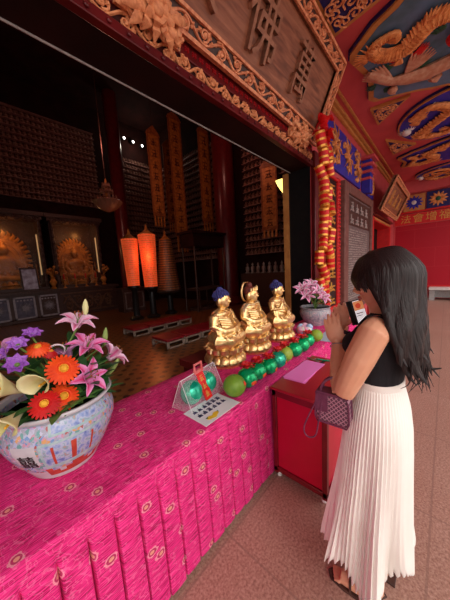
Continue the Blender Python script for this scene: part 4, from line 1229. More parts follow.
def wrapped_pomelo(x, y, label, foil, r, rz, seed, lab=True):
    t = thing('wrapped_pomelo', label, 'fruit', (x, y, TZ), rz, 'wrapped pomelos in a row along the table front')
    pomelo_mb(r, .018).build('foil_wrap', M[foil], t, smooth=80)
    b = MB(); rg = random.Random(seed); zt = 2 * r * .97
    b.ell((0, 0, zt + .008), (.016, .016, .014), 8, 6)
    for k in range(9):
        a = k * .7 + rg.uniform(-.2, .2); c = Vector((math.cos(a), math.sin(a), 0)); l = rg.uniform(.042, .064)
        b.tube([(0, 0, zt + .006), c * l * .6 + Vector((0, 0, zt + .026 + rg.uniform(0, .016))), c * l + Vector((0, 0, zt + .010 + rg.uniform(-.004, .026))), c * l * .3 + Vector((0, 0, zt + .008))], [.004, .015, .012, .004], 6, flat=.35)
    b.build('ribbon_bow', M['ribbon'], t)
    if lab:
        s = MB()
        for (da, zz, hh, ww) in ((0, .95, .042, .32),):
            n = 8
            s.grid(lambda u, v: (r * 1.012 * math.sin(.35 + .0 + PI * (.36 + .26 * v)) * math.cos(-1.75 + ww * (u * 2 - 1)), r * 1.012 * math.sin(.35 + PI * (.36 + .26 * v)) * math.sin(-1.75 + ww * (u * 2 - 1)), r * .97 - r * 1.0 * math.cos(.35 + PI * (.36 + .26 * v)) - .02), n, n)
        s.build('sticker', M['label_red'], t)
    return t
ordn = ['first', 'second', 'third', 'fourth', 'fifth', 'sixth', 'seventh', 'eighth']
FS = ['foil', 'foil', 'foil', 'foil_teal', 'pomelo_yellow', 'foil', 'foil', 'foil']
for i, (x, r_) in enumerate(((1.345, .077), (1.49, .074), (1.63, .070), (1.785, .077), (1.94, .075), (2.10, .076), (2.27, .076), (2.445, .076))):
    col = 'yellow-green' if FS[i] == 'pomelo_yellow' else 'pale teal-green' if FS[i] == 'foil_teal' else 'shiny green'
    wrapped_pomelo(x, 1.062 + .012 * math.sin(i * 2), '%s wrapped pomelo with red bow, %s wrapped from the plain green one' % (col, ordn[i]), FS[i], r_, i * .9 * .2, i)
bare_pomelo(2.67, 1.07, 'plain yellow-green pomelo at the far end of the row', 'pomelo_yellow', .074)

# clear gable bag with two wrapped pomelos
BX, BY = 1.02, 1.235
t = thing('clear_gable_bag', 'clear plastic gable bag with a red handle strip holding two green pomelos', 'bag', (BX, BY, TZ + .001), R(9))
b = MB(); L = .18; W = .090; Hh = .20
for s in (-1, 1):
    b.add([(-L, s * W, 0), (L, s * W, 0), (L * .98, s * .006, Hh), (-L * .98, s * .006, Hh)], [(0, 1, 2, 3)])
b.add([(-L, -W, 0), (-L, W, 0), (-L * .98, .006, Hh), (-L * .98, -.006, Hh)], [(0, 1, 2, 3)]); b.add([(L, -W, 0), (L, W, 0), (L * .98, .006, Hh), (L * .98, -.006, Hh)], [(0, 1, 2, 3)])
b.add([(-L, -W, .001), (L, -W, .001), (L, W, .001), (-L, W, .001)], [(0, 1, 2, 3)])
b.build('clear_film', M['clear'], t, smooth=0)
e = MB()
for s in (-1, 1):
    for x in (-L, L): e.tube([(x, s * W, .002), (x * .98, s * .006, Hh)],   .0013, 5)
e.tube([(-L * .98, 0, Hh), (L * .98, 0, Hh)], .003, 5)
e.build('film_seam', M['white_petal'], t)
h = MB()
for z0, z1, w0 in ((Hh - .01, Hh + .012, .030),): h.box(-.045, .045, -.010, .010, z0, z1)
h.tube([(-.036, 0, Hh + .01), (-.036, 0, Hh + .055), (.036, 0, Hh + .055), (.036, 0, Hh + .01)], .009, 8)
h.build('handle', pm('pale_red_handle', (.70, .20, .20), (.6, .1, .1), 20, .4), t)
s = MB()
n = Vector((0, -math.cos(math.atan2(W, Hh)), math.sin(math.atan2(W, Hh))))
fr = lambda u, v, d: (u, -W * (1 - v / Hh) - .004 - d * .9, v + d * .4)
s.prism([(-.036, .02), (.036, .02), (.036, Hh + .01), (-.036, Hh + .01)], 0, .002, fr)
o = s.build('red_label_strip', M['ribbon'], t)
g = MB(); rg = random.Random(3)
for k in range(3): strokes_glyph(g, -.022, .035 + k * .05, .044, .04, lambda u, v, d: fr(u, v, .003), rg, .0026)
g.build('gold_characters', M['gold_paint'], o)
for i, dx in enumerate((-.082, .082)):
    p = Matrix.Rotation(R(9), 3, 'Z') @ Vector((dx, 0, 0))
    q = thing('wrapped_pomelo', 'green foil wrapped pomelo inside the clear bag, %s' % ['next to the porcelain pot side', 'next to the first statue'][i], 'fruit', (BX + p.x, BY + p.y, TZ + .003), i * 1.3, 'pomelos inside the clear bag')
    mb = pomelo_mb(.080, .02)
    mb.v = [(x * .98, y * .92, z * 1.05) for x, y, z in mb.v]
    mb.build('foil_wrap', M['foil_teal'], q, smooth=80)
# laminated sheet
t = thing('notice_sheet', 'white laminated notice sheet with dark writing and a yellow fruit picture lying on the cloth', 'paper', (.985, 1.075, TZ + .002), R(1))
MB().box(-.155, .155, -.102, .102, 0, .003).build('sheet', M['paper'], t)
g = MB(); rg = random.Random(8)
for r_ in range(2):
    for c_ in range(6): strokes_glyph(g, -.125 + c_ * .042, .035 - r_ * .05, .034, .036, lambda u, v, d: (u, v, .0036), rg, .0034)
g.build('writing', M['ink'], t)
f = MB()
for k, (x, y) in enumerate(((-.085, -.062), (-.055, -.07), (-.03, -.058))): f.prism(arc(x, y, .022, .016, 0, 345, 18), .003, .0042 + .0003 * k)
f.build('yellow_fruit_picture', pm('printed_yellow', (.80, .55, .04), (.7, .42, .03), 40, .35), t)
for x in (-.11, -.02): MB().prism([(x, -.05), (x + .022, -.045), (x + .012, -.062)], .003, .0046).build('green_leaf_picture', M['leaf'], t)
# pale blue sheet and glittering packet near the far end
t = tag(MB().box(-.26, .26, -.10, .10, 0, .004).build('blue_sheet', pm('pale_blue_sheet', (.45, .55, .68), (.4, .5, .62), 5, .4), loc=(2.98, 1.02, TZ + .001), rot=(0, 0, R(4))), 'pale blue sheet lying at the far end of the pomelo row', 'paper')
t = thing('candy_packet', 'small glittering pale blue and pink packet at the foot of the far flower pot', 'packet', (2.98, 1.34, TZ))
b = MB(); rg = random.Random(6)
for k in range(16):
    b.ell((rg.uniform(-.10, .10), rg.uniform(-.06, .06), rg.uniform(.03, .085)), (rg.uniform(.03, .05),) * 3, 8, 6, m=k % 3)
b.lathe([(.11, 0), (.12, .03), (.07, .05)], 14)
b.build('packet', [pm('packet_blue', (.45, .62, .80), (.3, .45, .7), 30, .25), pm('packet_pink', (.75, .45, .58), (.6, .25, .4), 30, .25), M['white']], t)

# ------------------------------------------------------------------ red donation box
t = thing('donation_box', 'red lacquered donation box with a slot in its top, standing before the cloth', 'box', (1.83, .715, 0))
X0, X1, Y0, Y1, H = -.38, .38, -.20, .205, .735
b = MB()
for x in (X0, X1 - .035):
    for y in (Y0, Y1 - .035): b.box(x, x + .035, y, y + .035, .035, H - .02)
b.box(X0, X1, Y0, Y1, .05, .09)
b.box(X0, X1, Y0, Y0 + .03, H - .07, H - .02); b.box(X0, X1, Y1 - .03, Y1, H - .07, H - .02); b.box(X0, X0 + .03, Y0, Y1, H - .07, H - .02); b.box(X1 - .03, X1, Y0, Y1, H - .07, H - .02)
b.build('frame', pm('dark_red_box_frame', (.20, .006, .012), (.15, .005, .01), 9, .3, coat=.4), t, bevel=.004)
RB = pm('glossy_red_box_panel', (.50, .006, .035), (.45, .005, .028), 5, .28, coat=.12)
b = MB(); b.box(X0 + .014, X0 + .022, Y0 + .03, Y1 - .03, .085, H - .065); b.build('side_panel', RB, t)
b = MB(); b.box(X1 - .022, X1 - .014, Y0 + .03, Y1 - .03, .085, H - .065); b.build('side_panel', RB, t)
b = MB(); b.box(X0 + .03, X1 - .03, Y0 + .014, Y0 + .022, .085, H - .065); b.build('front_panel', RB, t)
b = MB(); b.box(X0 + .03, X1 - .03, Y1 - .022, Y1 - .014, .085, H - .065); b.build('back_panel', RB, t)
b = MB(); b.box(X0 - .008, X1 + .008, Y0 - .008, Y1 + .008, H - .02, H); b.build('lid', pm('red_box_lid', (.40, .014, .03), (.36, .011, .026), 5, .3, coat=.15), t, bevel=.004)
b = MB(); b.box(.15, .33, .055, .083, H - .001, H + .0015); b.build('coin_slot', M['black'], t)
for x in (X0 + .03, X1 - .03):
    for y in (Y0 + .03, Y1 - .03): MB().lathe([(.016, 0), (.018, .006), (.010, .016), (.010, .045)], 12, (x, y, 0)).build('foot', M['white'], t)
for i, (dx, rz) in enumerate(((0, 3), (.006, -1))):
    tag(MB().box(-.215, .215, -.085, .085, 0, .003).build('pink_paper', M['pink_paper'], loc=(1.835 + dx, .835, H + .001 + i * .0035), rot=(0, 0, R(rz))), ['bright pink paper sheet under the other on the donation box lid', 'bright pink paper sheet lying topmost on the donation box lid'][i], 'paper', 'pink paper sheets on the donation box')
for i, (x, y, rz, m) in enumerate(((2.10, .875, 75, 'steel'), (2.14, .80, 98, 'foil_teal'))):
    q = thing('ballpoint_pen', ['silver pen lying beside the pink papers on the donation box', 'teal pen lying beside the pink papers on the donation box'][i], 'pen', (x, y, H + .007), R(rz))
    MB().tube([(-.065, 0, 0), (.055, 0, 0)], .0062, 8).build('barrel', M[m], q)
    MB().tube([(.055, 0, 0), (.072, 0, 0)], [.006, .0012], 8).build('tip', M['steel'], q)
    MB().box(-.06, -.02, -.0015, .0015, .006, .009).build('clip', M['steel'], q)

# ------------------------------------------------------------------ flower pots
def pot_shape(t, s, mats, mf, nm='pot_body'):
    prof = [(.150, 0), (.158, .006), (.172, .03), (.215, .09), (.248, .15), (.268, .20), (.272, .235), (.266, .265), (.252, .292), (.246, .302), (.252, .312), (.268, .322), (.272, .330), (.268, .338), (.252, .336), (.240, .318), (.244, .29), (.235, .25)]
    q = []
    for i in range(len(prof) - 1):
        for k in range(3): q.append(tuple(a + (b_ - a) * k / 3 for a, b_ in zip(prof[i], prof[i + 1])))
    q.append(prof[-1])
    b = MB(); b.lathe([(r_ * s, z * s) for r_, z in q], 144, mf=mf)
    return b, prof
pot = thing('porcelain_flower_pot', 'large porcelain flower pot painted with figures and flowers on the magenta cloth', 'flower pot', (.242, 1.368, TZ))
def mf1(u, q):
    z = q * 17
    if z > 10.6: return 2 if z < 12.6 else 0 if z > 15 else 2
    if 9.6 < z <= 10.6: return 3
    if .655 < u < .85 and 2.0 < z < 2.75 + .3 * math.sin(u * 60): return 4
    if .660 < u < .845 and 3.0 < z < 6.1:
        e = min(u - .660, .845 - u); 
        if e < .006 or z < 3.34 or z > 5.75: return 3
        uu = (u - .66) / .185
        for c in (.17, .45, .74):
            if abs(uu - c) < .024 and z < 5.35: return 4
        return 1
    if .69 < u < .86 and 6.7 < z < 9.2:
        if u < .696 or u > .854 or z < 7.0 or z > 8.9: return 3
        return 1
    if .592 < u < .655 and 3.6 < z < 6.0: return 2
    if z < 2.6: return 2 if z > 1 else 4
    return 0
b, pprof = pot_shape(pot, 1, None, mf1)
b.build('pot_body', [M['porcelain'], M['scene'], M['porc_white'], M['porc_teal'], M['porc_red']], pot, smooth=60)
MB().lathe([(.0, .285), (.244, .285)], 48).build('soil', pm('dark_soil', (.035, .06, .02), (.015, .025, .01), 30, .9), pot)
# double-happiness emblem wrapped on the pot
def pot_r(z, prof=pprof):
    for (r0, z0), (r1, z1) in zip(prof, prof[1:]):
        if z0 <= z <= z1: return r0 + (r1 - r0) * (z - z0) / (z1 - z0)
    return .25
def wrap_text(ch, size, a0, zc, parent, mat, s=1):
    me = text_mesh(ch, size, mat, .003)
    for v in me.vertices:
        z = zc + v.co.y; r_ = pot_r(z / s) * s + .0015 + v.co.z; a = a0 + v.co.x / r_
        v.co = (r_ * math.cos(a), r_ * math.sin(a), z)
    return link('painted_emblem', me, parent)
pot.scale = (.88, .88, 1.0)
wrap_text('囍', .078, 2 * PI * .622, .150, pot, M['black'])

PX, PY, PZ = .245, 1.372, TZ + .287
def stem_part(t, head, m='stem', r=.0042, sag=.03):
    h = Vector(head); k = Vector((h.x * .35, h.y * .35, h.z * .55))
    MB().tube(catmull([(0, 0, 0), tuple(k + Vector((0, 0, .02))), tuple(h)], 6), r, 6).build('stem', M[m], t)
def petal_obj(name, mat, t, c, d, ax, l, w_, curl, open_, n=6):
    """one curved petal from centre c, leaning from axis d by open_ radians toward ax"""
    c = Vector(c); d = Vector(d).normalized(); ax = (Vector(ax) - d * Vector(ax).dot(d)).normalized(); sd = d.cross(ax)
    vs = []; uv = []; pts = []; p = c.copy(); an = open_ * .35
    for j in range(n + 1):
        pts.append((p.copy(), an))
        an = open_ * .35 + (open_ * .65 + curl) * ((j + 1) / n) ** 1.5
        p = p + (d * math.cos(an) + ax * math.sin(an)) * (l / n)
    for j, (q, an) in enumerate(pts):
        s_ = j / n; ww = w_ * (math.sin(PI * min(1, .10 + s_ * .9) ** .8) ** .8 if s_ < 1 else .04)
        nrm = ax * math.cos(an) - d * math.sin(an)
        for i in range(5):
            u = i / 4; a = (u - .5) * 2
            vs.append(q + sd * a * ww * .5 - nrm * (1 - a * a) * ww * -.10 + nrm * -.012 * abs(a) ** 2 * (1 if s_ < .7 else .3)); uv.append((u, s_))
    fs = [(j * 5 + i, j * 5 + i + 1, (j + 1) * 5 + i + 1, (j + 1) * 5 + i) for j in range(n) for i in range(4)]
    b = MB(); b.add(vs, fs); me = b.mesh(name, mat, 80)
    ul = me.uv_layers.new(name='UVMap')
    for lp in me.loops: ul.data[lp.index].uv = uv[lp.vertex_index]
    o = link(name, me, t); so = o.modifiers.new('thickness', 'SOLIDIFY'); so.thickness = .0016
    return o
def lily(head, d, size, label, mat='lily', base=(PX, PY, PZ), open_=1.05, group=None, rot0=0.0, curl=.9):
    base = Vector(base); t = thing('pink_lily', label, 'flower', base, 0, group)
    h = Vector(head) - base; d = Vector(d).normalized(); a0 = d.orthogonal().normalized()
    for k in range(6):
        ax = Matrix.Rotation(k * PI / 3 + rot0, 3, d) @ a0
        petal_obj('petal', M[mat], t, h - d * size * .35, d, ax, size * (1.0 if k % 2 else .96), size * (.42 if k % 2 else .32), curl, open_)
    st = MB()
    for k in range(6):
        ax = Matrix.Rotation(k * PI / 3 + .5, 3, d) @ a0
        e = h + d * size * .32 + ax * size * .15
        st.tube([h - d * size * .3, h + d * size * .05 + ax * size * .04, e], .0012, 4, m=0); st.ell(e, (.0035, .0035, .006), 6, 4, m=1)
    st.build('stamens', [M['stem'], pm('rust_anther', (.28, .07, .02), None, 9, .7)], t)
    stem_part(t, h - d * size * .36)
    return t
lily((.372, 1.37, 1.405), (.1, -.35, .9), .125, 'pink lily highest in the porcelain pot, with pale petal edges', 'lily_pale', rot0=.3, open_=1.2)
lily((.398, 1.35, 1.275), (.15, -.45, .85), .135, 'large pink lily opening upward in the middle of the porcelain pot', 'lily', rot0=.1)
lily((.305, 1.38, 1.262), (-.2, .1, .9), .12, 'mauve pink lily at the back left of the large middle lily', 'mauve', rot0=.5)
lily((.350, 1.225, 1.150), (.30, -.75, .45), .125, 'deep pink lily low above the pot rim, right of the orange gerberas', 'lily', rot0=.2)
lily((.525, 1.36, 1.185), (.75, .1, .45), .13, 'pale pink lily leaning out past the right rim of the porcelain pot', 'lily_pale', rot0=.8)
lily((.075, 1.40, 1.33), (-.3, -.3, .8), .10, 'pale mauve lily at the left edge of the photo', 'mauve', rot0=.8)
def bud(head, d, l, label, m='bud', r=.013):
    base = Vector((PX, PY, PZ)); t = thing('lily_bud', label, 'flower bud', base); h = Vector(head) - base; d = Vector(d).normalized()
    MB().tube([h - d * l * .5, h - d * l * .3, h, h + d * l * .3, h + d * l * .5], [r * .5, r * .95, r * 1.15, r * .8, r * .2], 9).build('bud', M[m], t)
    stem_part(t, h - d * l * .48)
bud((.500, 1.39, 1.285), (.2, 0, 1), .10, 'closed green lily bud right of the middle lily')
bud((.520, 1.36, 1.115), (.55, -.1, .75), .10, 'closed yellow-green lily bud under the pale right lily')
bud((.424, 1.40, 1.462), (.1, 0, 1), .085, 'half open pale bud at the top of the porcelain pot', 'lemon')
def gerbera(head, d, r, label, mat, base=(PX, PY, PZ)):
    base = Vector(base); t = thing('gerbera', label, 'flower', base); h = Vector(head) - base; d = Vector(d).normalized()
    a0 = d.orthogonal().normalized(); b = MB()
    for ring, (n, rr, lift) in enumerate(((22, 1.0, 0), (18, .80, .006), (16, .52, .011))):
        for k in range(n):
            a = 2 * PI * k / n + ring * .17; ax = Matrix.Rotation(a, 3, d) @ a0
            b.tube([h + ax * r * .14 + d * lift, h + ax * r * rr * .55 + d * (lift + .006), h + ax * r * rr + d * (lift - .004)], [r * .05, r * .165, r * .06], 6, flat=.25, up=tuple(d))
    b.build('petals', M[mat], t)
    c = MB(); c.ell(h + d * .012, (r * .26,) * 3, 12, 8)
    for k in range(14):
        ax = Matrix.Rotation(2 * PI * k / 14, 3, d) @ a0; c.ell(h + ax * r * .26 + d * .016, r * .06, 6, 4)
    c.build('flower_centre', M['yellow'], t)
    stem_part(t, h - d * .004)
gerbera((.247, 1.21, 1.228), (.0, -.85, .5), .066, 'orange gerbera with a yellow centre, upper one of the orange pair', 'orange_petal')
gerbera((.232, 1.205, 1.108), (.05, -.8, .55), .062, 'orange gerbera with a yellow centre, lower one by the pot rim', 'orange_petal')
gerbera((.160, 1.17, 1.120), (-.15, -.75, .6), .056, 'dark red gerbera left of the lower orange gerbera', 'red_petal')
gerbera((.190, 1.32, 1.315), (-.1, -.5, .8), .048, 'small orange-red gerbera behind, among the purple flowers', 'orange_petal')
gerbera((.225, 1.31, 1.285), (.3, -.4, .8), .036, 'small dark red flower beside the curled white petal', 'red_petal')
for i, (p, d, r_) in enumerate((((.125, 1.31, 1.345), (-.1, -.5, .8), .05), ((.178, 1.34, 1.372), (.1, -.4, .9), .05), ((.110, 1.28, 1.275), (-.2, -.7, .6), .055), ((.07, 1.36, 1.30), (-.4, -.4, .8), .05))):
    base = Vector((PX, PY, PZ)); t = thing('purple_flower', ['purple flower at the left under the red gerbera', 'purple flower highest of the purple ones', 'purple flower lowest of the purple ones, before the white lily leaf', 'purple flower nearest the left photo edge'][i], 'flower', base)
    h = Vector(p) - base; d = Vector(d).normalized(); a0 = d.orthogonal().normalized()
    for k in range(7):
        ax = Matrix.Rotation(2 * PI * k / 7, 3, d) @ a0
        petal_obj('petal', M['purple'], t, h, d, ax, r_, r_ * .75, .4, 1.2, 4)
    MB().ell(h + d * .006, r_ * .2, 10, 6).build('flower_centre', M['stem'], t)
    stem_part(t, h)
def calla(head, d, l, label, mat):
    base = Vector((PX, PY, PZ)); t = thing('calla_lily', label, 'flower', base); h = Vector(head) - base
    d = Vector(d).normalized(); a0 = Vector((0, 0, 1)) if abs(d.z) < .8 else Vector((0, -1, 0)); a0 = (a0 - d * a0.dot(d)).normalized(); sd = d.cross(a0)
    def fn(u, v):
        a = -2.6 + 5.2 * u; rr = l * (.06 + .30 * v ** 1.6) * (1 + .35 * v * math.cos(a))
        z = v * l * (1 + .25 * v * math.cos(a))
        return h + d * (z - l * .5) + (a0 * math.cos(a) + sd * math.sin(a)) * rr
    o = MB().grid(fn, 14, 8).build('spathe', M[mat], t, smooth=80); so = o.modifiers.new('thickness', 'SOLIDIFY'); so.thickness = .002
    MB().tube([h - d * l * .4, h + d * l * .25], [.006, .004], 7).build('spadix', M['yellow'], t)
    stem_part(t, h - d * l * .48)
calla((.060, 1.21, 1.215), (-.6, -.5, .5), .16, 'cream calla lily at the left rim by the photo edge', 'lemon')
calla((.175, 1.22, 1.190), (-.5, -.75, .1), .14, 'cream calla lily with a folded lip left of the orange gerberas', 'lemon')
calla((.055, 1.17, 1.10), (-.5, -.8, .0), .15, 'yellow-white calla lily lowest at the left, over the pot rim', 'lemon')
t = thing('curled_petal', 'curled white petal ring between the purple flowers and the middle lily', 'flower', (PX, PY, PZ))
MB().tube([(.015 + .035 * math.cos(a), -.02, .262 + .03 * math.sin(a)) for a in np.linspace(-.6, 4.4, 18)], [.004 + .004 * math.sin(k * PI / 17) for k in range(18)], 7, flat=.6).build('curl', M['white_petal'], t)
stem_part(t, (.015 + .035 * math.cos(-.6), -.02, .262 + .03 * math.sin(-.6)))
def leaf_sprig(head, label, n, l, seed, m='leaf', base=(PX, PY, PZ), spread=1.0):
    base = Vector(base); t = thing('leafy_sprig', label, 'foliage', base); h = Vector(head) - base; rg = random.Random(seed)
    b = MB()
    for k in range(n):
        q = .45 + .55 * (k + 1) / n; c = h * q; a = k * 2.4 + rg.uniform(-.4, .4)
        d = (Vector((math.cos(a), math.sin(a), .35)) * spread + h.normalized() * .6).normalized(); ll = l * rg.uniform(.8, 1.2)
        sg = Vector((0, 0, -1)) * ll * .18
        b.tube([c, c + d * ll * .3, c + d * ll * .65 + sg * .3, c + d * ll + sg], [.004, ll * .17, ll * .14, .002], 6, flat=.14, up=(0, 0, 1))
    b.build('leaves', M[m], t); stem_part(t, h)
for i, (p, n, l, lab) in enumerate((((.36, 1.26, 1.10), 7, .11, 'dark green leaves right of the orange gerberas'), ((.44, 1.33, 1.13), 7, .12, 'dark green leaves under the pale right lily'),
        ((.36, 1.42, 1.26), 6, .12, 'green leaves behind the middle lily'), ((.26, 1.24, 1.07), 7, .09, 'dark leaves under the orange gerberas at the rim'), ((.15, 1.24, 1.10), 7, .10, 'dark leaves at the left front rim of the porcelain pot'),
        ((.42, 1.25, 1.05), 6, .10, 'leaves spilling over the right rim of the porcelain pot'), ((.12, 1.36, 1.22), 7, .12, 'leaves among the purple flowers'), ((.27, 1.45, 1.22), 7, .13, 'leaves at the back of the porcelain pot'),
        ((.33, 1.25, 1.16), 6, .09, 'leaves between the upper orange gerbera and the deep pink lily'), ((.22, 1.28, 1.17), 6, .09, 'leaves between the two orange gerberas and the calla'))):
    leaf_sprig(p, lab, n + 1, l * 1.3, i)
for i, (p, lab) in enumerate((((.30, 1.20, 1.07), 'low leaves under the deep pink lily at the pot rim'), ((.10, 1.20, 1.08), 'low leaves at the left rim under the callas'), ((.20, 1.17, 1.06), 'low leaves before the dark red gerbera'), ((.40, 1.36, 1.09), 'low leaves at the right inside the pot rim'), ((.18, 1.40, 1.14), 'low leaves behind the calla with a folded lip'), ((.34, 1.34, 1.10), 'low leaves in the middle of the porcelain pot'))):
    leaf_sprig(p, lab, 9, .11, 60 + i, m='leaf' if i % 2 else 'leaf_light', spread=1.4)
for i, (p, lab) in enumerate((((.45, 1.38, 1.16), 'pale green leaves under the pale right lily'), ((.40, 1.30, 1.16), 'pale green leaves beside the deep pink lily'))):
    leaf_sprig(p, lab, 8, .13, 80 + i, m='leaf_light')
t = thing('leaf_blade', 'bright green pointed leaf blade at the left over the cream callas', 'foliage', (PX, PY, PZ))
MB().tube([(0, 0, 0), (-.08, -.05, .14), (-.14, -.07, .23), (-.24, -.08, .33)], [.006, .02, .022, .002], 7, flat=.2).build('blade', M['stem'], t)

# far pot on the table end
P2 = Vector((3.46, 1.40, TZ))
pot2 = thing('grey_flower_pot', 'grey-white porcelain flower pot with lilies at the far end of the table', 'flower pot', P2)
b, _ = pot_shape(pot2, .80, None, lambda u, q: 1 if (4.5 < q * 17 < 7.5 and (int(u * 30) % 3 != 0)) or 8.6 < q * 17 < 9.2 else 0)
b.build('pot_body', [M['porc_grey'], pm('painted_pink_grey_band', (.52, .38, .40), (.24, .26, .32), 60, .25)], pot2, smooth=60)
MB().lathe([(.0, .228), (.194, .228)], 40).build('soil', bpy.data.materials['dark_soil'], pot2)
rg = random.Random(9); B2 = (P2.x, P2.y, TZ + .23)
for i, (dx, dy, dz) in enumerate(((-.26, -.02, .20), (-.17, -.14, .26), (-.10, -.02, .36), (-.22, .02, .31), (-.14, -.20, .17), (-.30, .04, .30))):
    lily((P2.x + dx - .06, P2.y + dy, TZ + .28 + dz * .95), (dx * 1.6, dy - .25, .45), .155, 'pale pink lily in the far grey pot, %s of its cluster' % ['leftmost at the rim', 'front and middle', 'highest', 'upper left', 'lowest in front', 'upper leftmost'][i], 'lily_pale', base=B2, group='lilies in the far grey pot', rot0=i)
for i, (dx, dy, dz, m_) in enumerate(((.10, -.05, .30, 'lemon'), (.18, .05, .22, 'orange_petal'), (.04, .08, .34, 'bud'), (.2, -.1, .16, 'bud'))):
    h = Vector((P2.x + dx, P2.y + dy, TZ + .24 + dz)); t = thing('lily_bud', ['cream bud in the far grey pot', 'orange bud in the far grey pot', 'tall green bud in the far grey pot', 'low green bud at the right of the far grey pot'][i], 'flower bud', B2)
    q = h - Vector(B2); d = q.normalized()
    MB().tube([q - d * .05, q - d * .02, q + d * .02, q + d * .06], [.008, .022, .02, .003], 8).build('bud', M[m_], t); stem_part(t, q - d * .05)
for i, (dx, dy, dz) in enumerate(((.16, -.10, .12), (.05, -.18, .10), (-.05, -.05, .18), (.15, .05, .2))):
    leaf_sprig((P2.x + dx, P2.y + dy, TZ + .24 + dz), ['dark leaves at the right rim of the far grey pot', 'dark leaves at the front rim of the far grey pot', 'dark leaves in the middle of the far grey pot', 'dark leaves at the back right of the far grey pot'][i], 7, .12, 40 + i, base=B2)

# ------------------------------------------------------------------ firecracker garland
GX, GY = 3.86, 1.42
t = thing('firecracker_garland', 'long garland of red and gold firecrackers hanging beside the doorway', 'decoration', (GX, GY, 1.12))
MB().tube([(0, 0, 0), (0, 0, 2.45)], .012, 6).build('cord', M['ribbon'], t)
rg = random.Random(14)
for i in range(22):
    z = .10 + (i // 2) * .205 + (.08 if i % 2 else 0); sx = -1 if i % 2 else 1
    tl = Matrix.Rotation(rg.uniform(-.45, .45), 3, 'Y') @ Matrix.Rotation(rg.uniform(-.25, .15), 3, 'X')
    c = Vector((sx * .13 + rg.uniform(-.05, .05), rg.uniform(-.07, .04), z)); r_ = .070; h = .215
    b = MB()
    f_ = lambda pr: [(r_ * q, (zz - .5) * h) for q, zz in pr]
    b.lathe(f_([(.9, 0), (1, .04), (1, .16)]), 16, c, mat3=tl, m=1, cap=True)
    b.lathe(f_([(.97, .16), (.99, .3), (.97, .42)]), 16, c, mat3=tl, m=0, cap=False); b.lathe(f_([(1, .42), (1, .55)]), 16, c, mat3=tl, m=1, cap=False)
    b.lathe(f_([(.97, .55), (.99, .7), (.97, .84)]), 16, c, mat3=tl, m=0, cap=False); b.lathe(f_([(1, .84), (1, .97), (.9, 1)]), 16, c, mat3=tl, m=1, cap=True)
    b.tube([c + tl @ Vector((0, 0, h * .5)), (0, 0, z + .13)], .006, 5, m=0)
    b.build('firecracker', [M['ribbon'], pm('shiny_firecracker_gold', (.90, .45, .08), (.7, .3, .05), 20, .3, .6) if i == 0 else bpy.data.materials['shiny_firecracker_gold']], t)
b = MB(); rg = random.Random(3)
for k in range(34):
    a = rg.uniform(0, 6.28); l = rg.uniform(.10, .24); z = rg.uniform(2.05, 2.66); c = Vector((math.cos(a), math.sin(a) * .5, rg.uniform(-.5, .7)))
    b.tube([(0, 0, z), Vector((0, 0, z)) + c * l * .6, Vector((0, 0, z)) + c * l + Vector((0, 0, -.06))], [.02, .06, .02], 6, flat=.3)
b.build('red_bow', M['ribbon'], t)
MB().tube([(0, 0, 2.45), (0, .12, 2.46), (0, .30, 2.36)], .012, 6).build('hanging_loop', M['ribbon'], t)
b = MB()
for k in range(9):
    b.tube([(.12 + .015 * (k - 4), -.02, .02), (.12 + .02 * (k - 4), -.03, -.22)], .006, 5)
b.build('tassel', M['ribbon'], t)
# ------------------------------------------------------------------ the woman (faces +Y, her left side toward the camera)
WX, WY = 1.20, .20
W = thing('person', 'woman with long dark hair, black sleeveless top and cream pleated skirt, looking at a phone', 'person', (WX, WY, 0))
b = MB()
# torso as stacked ovals
rings = [(.80, .150, .105, -.01), (.88, .168, .100, -.002), (.95, .164, .098, -.004), (1.02, .138, .088, -.004), (1.09, .118, .080, .0), (1.16, .122, .088, .0), (1.23, .138, .098, .004), (1.28, .150, .098, .004), (1.325, .156, .086, -.006), (1.366, .133, .064, -.014), (1.398, .085, .050, -.016), (1.43, .045, .045, -.012)]
vs = []; fs = []; n = 24
for z, rx, ry, cy in rings:
    for j in range(n):
        a = 2 * PI * j / n; vs.append((rx * math.cos(a), cy + ry * math.sin(a), z))
for i in range(len(rings) - 1):
    for j in range(n): fs.append((i * n + j, i * n + (j + 1) % n, (i + 1) * n + (j + 1) % n, (i + 1) * n + j))
fs.append(tuple(range(n))[::-1]); fs.append(tuple((len(rings) - 1) * n + j for j in range(n)))
b.add(vs, fs)
for s in (-1, 1):
    b.ell((s * .072, .070, 1.255), (.060, .055, .058)); b.ell((s * .075, -.028, .92), (.078, .072, .10))
    b.tube([(s * .088, -.005, .90), (s * .088, .012, .70), (s * .082, .012, .50), (s * .080, -.01, .34), (s * .076, -.025, .10), (s * .076, -.02, .06)], [.088, .074, .052, .053, .033, .036], 14)
    # foot with toes
    b.tube([(s * .076, -.055, .040), (s * .078, .0, .045), (s * .082, .07, .034), (s * .084, .125, .028)], [.030, .036, .036, .034], 12, flat=.8)
    for k in range(5):
        x = s * (.062 + k * .0135); l = .050 - k * .006
        b.tube([(x, .125, .024), (x + s * .002, .125 + l * .55, .022), (x + s * .003, .125 + l, .016)], [.010, .0092 - k * .0006, .0075 - k * .0004], 8)
b.tube([(0, -.012, 1.37), (0, .004, 1.45), (0, .012, 1.52)], [.050, .046, .048], 14)
